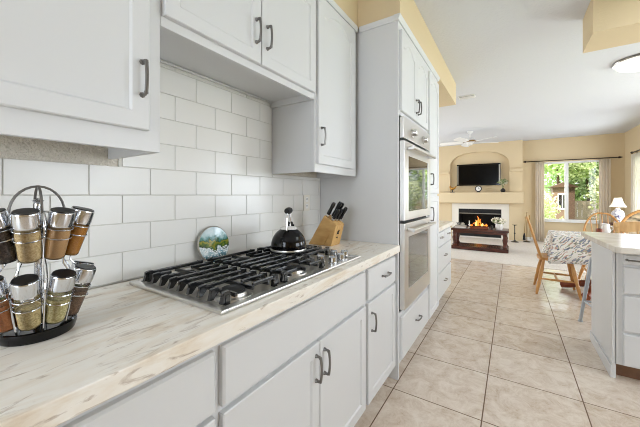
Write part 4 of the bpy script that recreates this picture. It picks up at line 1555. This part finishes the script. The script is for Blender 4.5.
MB().box(-0.80, -0.44, 7.52, 7.74, GZ + 0.0005, GZ + 0.012, 0.003).build('bottom', M['redwood'], ty)
MB().box(-0.80, -0.44, 7.52, 7.532, GZ + 0.012, GZ + 0.04, 0.003).box(-0.80, -0.44, 7.728, 7.74, GZ + 0.012, GZ + 0.04, 0.003).box(
    -0.80, -0.788, 7.532, 7.728, GZ + 0.012, GZ + 0.04, 0.003).box(-0.452, -0.44, 7.532, 7.728, GZ + 0.012, GZ + 0.04, 0.003).build('rim', M['redwood'], ty)
o = MB().box(-0.40, -0.355, 7.56, 7.61, GZ + 0.0005, GZ + 0.085, 0.006).build('box', M['pot'])
tag(o, 'small dark box on the coffee table next to the flower vase', 'box')
fv = thing('vase', 'squat pale vase of cream flowers on the coffee table', 'vase', (-0.24, 7.62, GZ))
MB().lathe([(0, 0), (0.06, 0), (0.075, 0.05), (0.07, 0.11), (0.06, 0.13), (0.055, 0.128), (0, 0.11)], (-0.24, 7.62, GZ + 0.0005), 24).build('pot', M['white_ceramic'], fv)
leafy(MB(), (-0.25, 7.62, GZ + 0.20), 0.15, 120, 0.034, rnd, 0.45).build('flowers', M['petal'], fv)
leafy(MB(), (-0.25, 7.62, GZ + 0.175), 0.14, 70, 0.03, rnd, 0.4).build('leaves', M['leaf_in'], fv)

# iron stand and fireplace tools on the carpet
o1 = thing('candle_stand', 'slender black iron candle stand on the carpet right of the fireplace', 'candle stand', (0.06, 9.35, 0.008))
MB().lathe([(0, 0), (0.09, 0), (0.09, 0.01), (0.03, 0.03), (0.012, 0.06), (0, 0.06)], (0.06, 9.35, 0.0085), 24).build('base', M['iron'], o1)
MB().lathe([(0.010, 0), (0.010, 0.15), (0.022, 0.17), (0.010, 0.19), (0.010, 0.37)], (0.06, 9.35, 0.0685), 12).build('pole', M['iron'], o1)
MB().lathe([(0, 0), (0.012, 0.0), (0.06, 0.02), (0.06, 0.026), (0, 0.022)], (0.06, 9.35, 0.439), 20).build('dish', M['iron'], o1)
o1 = thing('fireplace_tools', 'fireplace tool stand with poker and brush near the left curtain', 'fireplace tools', (0.33, 9.55, 0.008))
MB().lathe([(0, 0), (0.08, 0), (0.08, 0.012), (0.015, 0.03), (0, 0.03)], (0.33, 9.55, 0.0085), 20).build('base', M['iron'], o1)
MB().lathe([(0.009, 0), (0.009, 0.72), (0.018, 0.74), (0, 0.76)], (0.33, 9.55, 0.0385), 12).build('pole', M['brass'], o1)
MB().tube([(0.40, 9.53, 0.10), (0.385, 9.53, 0.66)], 0.006, n=8).tube([(0.385, 9.53, 0.66), (0.384, 9.53, 0.72)], 0.011, n=8).build('poker', M['brass'], o1)
MB().tube([(0.275, 9.53, 0.24), (0.30, 9.53, 0.68)], 0.006, n=8).build('brush_handle', M['brass'], o1)
MB().tube([(0.27, 9.53, 0.06), (0.273, 9.53, 0.16), (0.276, 9.53, 0.24)], [0.035, 0.03, 0.01], n=10).build('brush', M['black_matte'], o1)
MB().tube([(0.27, 9.55, 0.64), (0.40, 9.55, 0.64)], 0.006, n=8).build('hook_bar', M['brass'], o1)

# ------------------------------------------------------------------ curtains
def curtain_mesh(p0, p1, z0, z1, waves, amp, nrm):
    t = bmesh.new()
    n = waves * 10
    cols = []
    for i in range(n + 1):
        f = i / n
        row = []
        for kz in range(9):
            g = kz / 8
            a = amp * (0.7 + 0.4 * (1 - g)) * math.sin(2 * PI * waves * f + 0.5 * math.sin(3 * f + g))
            p = Vector(p0).lerp(Vector(p1), f) + Vector(nrm) * a
            row.append(t.verts.new((p.x, p.y, z0 + (z1 - z0) * g)))
        cols.append(row)
    for a, b in zip(cols[:-1], cols[1:]):
        for k in range(8):
            t.faces.new((a[k], b[k], b[k + 1], a[k + 1]))
    mb = MB()
    mb._merge(t)
    return mb


def curtain(label, p0, p1, z0, z1, waves, amp, nrm, m, group=None):
    o = curtain_mesh(p0, p1, z0, z1, waves, amp, nrm).build('curtain', m, angle=80)
    s = o.modifiers.new('thickness', 'SOLIDIFY')
    s.thickness = 0.003
    return tag(o, label, 'curtain', group)


RY = FARY - 0.10
curtain('beige pleated curtain on the fireplace side of the far window', (0.53, RY, 0), (0.72, RY, 0), 0.02, 2.125, 4, 0.015, (0, 1, 0), M['curtain'], 'curtains at the far window')
curtain('beige pleated curtain on the corner side of the far window', (1.79, RY, 0), (2.00, RY, 0), 0.02, 2.125, 4, 0.015, (0, 1, 0), M['curtain'], 'curtains at the far window')
cr = thing('curtain_rod', 'dark bronze curtain rod above the far window', 'curtain rod', (1.2, RY, 2.15))
MB().tube([(0.33, RY, 2.15), (2.12, RY, 2.15)], 0.012, n=10).build('rod', M['rod'], cr)
for x, s in ((0.33, -1), (2.12, 1)):
    MB().tube([(x, RY, 2.15), (x + s * 0.02, RY, 2.15), (x + s * 0.05, RY, 2.15), (x + s * 0.09, RY, 2.15)], [0.012, 0.026, 0.02, 0.003], n=10).build('finial', M['rod'], cr)
    MB().tube([(x - s * 0.12, RY + 0.011, 2.15), (x - s * 0.12, FARY - 0.001, 2.15)], 0.008, n=8).build('bracket', M['rod'], cr)
curtain('sheer white curtain over the window beside the room corner', (RX - 0.075, 7.5, 0), (RX - 0.075, 9.06, 0), 0.02, 2.125, 12, 0.03, (1, 0, 0), M['sheer'])
cr = thing('curtain_rod', 'dark curtain rod above the sheer white curtain', 'curtain rod', (RX - 0.1, 8.6, 2.15))
MB().tube([(RX - 0.075, 7.45, 2.17), (RX - 0.075, 9.06, 2.17)], 0.012, n=10).build('rod', M['rod'], cr)
MB().tube([(RX - 0.075, 9.06, 2.17), (RX - 0.075, 9.075, 2.17), (RX - 0.075, 9.10, 2.17), (RX - 0.075, 9.12, 2.17)], [0.012, 0.026, 0.02, 0.003], n=10).build('finial', M['rod'], cr)
MB().tube([(RX - 0.064, 9.0, 2.17), (RX - 0.001, 9.0, 2.17)], 0.008, n=8).build('bracket', M['rod'], cr)

# side table with lamp
LXc, LYc = 1.86, 8.6
sd_t = thing('side_table', 'small round dark side table under the porcelain lamp', 'table', (LXc, LYc, 0.008))
MB().lathe([(0, 0), (0.22, 0), (0.23, 0.012), (0.22, 0.025), (0, 0.025)], (LXc, LYc, 0.635), 32).build('tabletop', M['darkwood'], sd_t)
MB().lathe([(0.06, 0), (0.035, 0.08), (0.045, 0.3), (0.03, 0.45), (0.06, 0.60)], (LXc, LYc, 0.034), 20).build('column', M['darkwood'], sd_t)
MB().lathe([(0, 0), (0.17, 0), (0.15, 0.025), (0, 0.025)], (LXc, LYc, 0.0085), 24).build('base', M['darkwood'], sd_t)
lp = thing('table_lamp', 'porcelain flower-painted table lamp with white bell shade near the room corner', 'lamp', (LXc, LYc, 0.66))
MB().lathe([(0, 0), (0.07, 0), (0.07, 0.02), (0.04, 0.04), (0.08, 0.09), (0.105, 0.17), (0.09, 0.24), (0.04, 0.29), (0.03, 0.32), (0, 0.32)], (LXc, LYc, 0.6605), 28).build('base', M['ginger'], lp)
MB().lathe([(0.010, 0), (0.010, 0.07), (0, 0.07)], (LXc, LYc, 0.981), 10).build('neck', M['brass'], lp)
MB().lathe([(0.135, 0), (0.098, 0.06), (0.072, 0.13), (0.058, 0.19), (0.056, 0.19), (0.070, 0.13), (0.095, 0.06), (0.131, 0.002)], (LXc, LYc, 1.0), 32, cap=False).build('shade', M['shade'], lp)

# armchair with leaf pattern
ac = thing('armchair', 'leaf-patterned armchair with a curved oak-trimmed back in the living room', 'armchair', (1.85, 6.95, 0.008))
ax_, ay_ = 1.77, 6.95
MB().box(ax_ - 0.34, ax_ + 0.34, ay_ - 0.30, ay_ + 0.34, 0.14, 0.44, 0.05).build('seat', M['fabric_floral'], ac)
bkp = []
for k in range(17):
    th = PI * k / 16
    bkp.append((ax_ + 0.35 * math.cos(th), 0.66 + 0.36 * math.sin(th)))
MB().prism([(ax_ - 0.35, 0.30), (ax_ + 0.35, 0.30)] + bkp, lambda a, b, d: Vector((a, ay_ - 0.42 + d - 0.1 * (b - 0.4), b)), 0, 0.12, 0.02).build('backrest', M['fabric_floral'], ac)
MB().tube([Vector((p[0], ay_ - 0.425 - 0.1 * (p[1] - 0.4), p[1] + 0.012)) for p in bkp], 0.02, n=10).build('back_trim', M['oak'], ac)
for s in (-1, 1):
    MB().box(ax_ + s * 0.40 - 0.06, ax_ + s * 0.40 + 0.06, ay_ - 0.30, ay_ + 0.32, 0.14, 0.62, 0.05).build('armrest', M['fabric_floral'], ac)
    for sy in (-0.25, 0.27):
        MB().tube([(ax_ + s * 0.32, ay_ + sy, 0.16), (ax_ + s * 0.33, ay_ + sy, 0.0085)], [0.028, 0.02], n=10).build('leg', M['oak'], ac)

# ------------------------------------------------------------------ outside the windows
o = struct('ground', MB().box(-9, 14, FARY + 0.36, 24, -0.25, -0.12).box(KX + 0.12, 14, -4, FARY + 0.36, -0.25, -0.12), M['lawn'])
fn = MB()
for k in range(60):
    fn.box(-4 + k * 0.16, -4 + k * 0.16 + 0.15, 17.0, 17.025, -0.12, 1.0)
fn.box(-4, 5.6, 17.026, 17.07, 0.1, 0.2).box(-4, 5.6, 17.026, 17.07, 0.7, 0.8)
o = fn.build('fence', M['fence'])
tag(o, 'weathered low board fence outside the far window', 'fence')
sh = thing('garden_shed', 'brown garden shed with white window seen through the far window', 'shed', (1.57, 13.6, -0.12))
MB().box(1.20, 1.80, 13.2, 13.9, -0.12, 1.5).build('wall', M['shed'], sh)
MB().prism([(1.10, 1.51), (1.92, 1.51), (1.51, 1.70)], lambda a, b, d: Vector((a, d, b)), 13.05, 14.05).build('roof', M['bark'], sh)
sw = MB().box(1.34, 1.58, 13.17, 13.199, 0.75, 1.3, 0.004).build('window', M['white_trim'], sh)
MB().box(1.36, 1.45, 13.16, 13.17, 0.79, 1.26).box(1.47, 1.56, 13.16, 13.17, 0.79, 1.26).build('pane', M['oven_glass'], sw)


def tree(name, label, x, y, zc, rad, n, size, mm, trunk=True, squash=1.0, seed=1):
    r = random.Random(seed)
    root = thing(name, label, 'tree' if trunk else 'bush', (x, y, -0.12), 0, 'greenery outside the windows')
    mb = MB()
    for k in range(7):
        a = r.uniform(0, 2 * PI)
        q = r.uniform(0.2, 0.65) * rad
        leafy(mb, (x + q * math.cos(a), y + q * math.sin(a), zc + r.uniform(-0.5, 0.5) * rad * squash), rad * 0.6, n // 7, size, r, squash)
    mb.build('foliage', mm, root)
    MB().tube([(x, y, -0.12), (x + 0.05, y, zc * 0.5), (x, y, max(zc, 0.4))], [0.09 if trunk else 0.03, 0.07 if trunk else 0.025, 0.03], n=8).build('trunk' if trunk else 'stem', M['bark'], root)
    return root


tree('bush', 'bright yellow-green bush outside the fireplace side of the far window', 0.78, 12.0, 0.55, 0.62, 1700, 0.055, M['leaf_c'], False, 1.2, 3)
tree('tree', 'broad leafy green tree rising above the garden shed outside the far window', 1.55, 15.4, 2.5, 1.2, 2400, 0.10, M['leaf_a'], True, 0.55, 5)
tree('tree', 'pale green tree outside the corner side of the far window', 3.25, 14.0, 1.25, 0.95, 1600, 0.09, M['leaf_c'], True, 1.2, 8)
tree('tree', 'tall green tree beyond the fence outside the far window', 3.2, 20.0, 2.2, 2.6, 3000, 0.15, M['leaf_b'], True, 0.8, 9)
tree('bush', 'green bush outside the dining room sliding door', 5.6, 5.2, 0.9, 1.1, 1500, 0.08, M['leaf_b'], False, 1.0, 12)
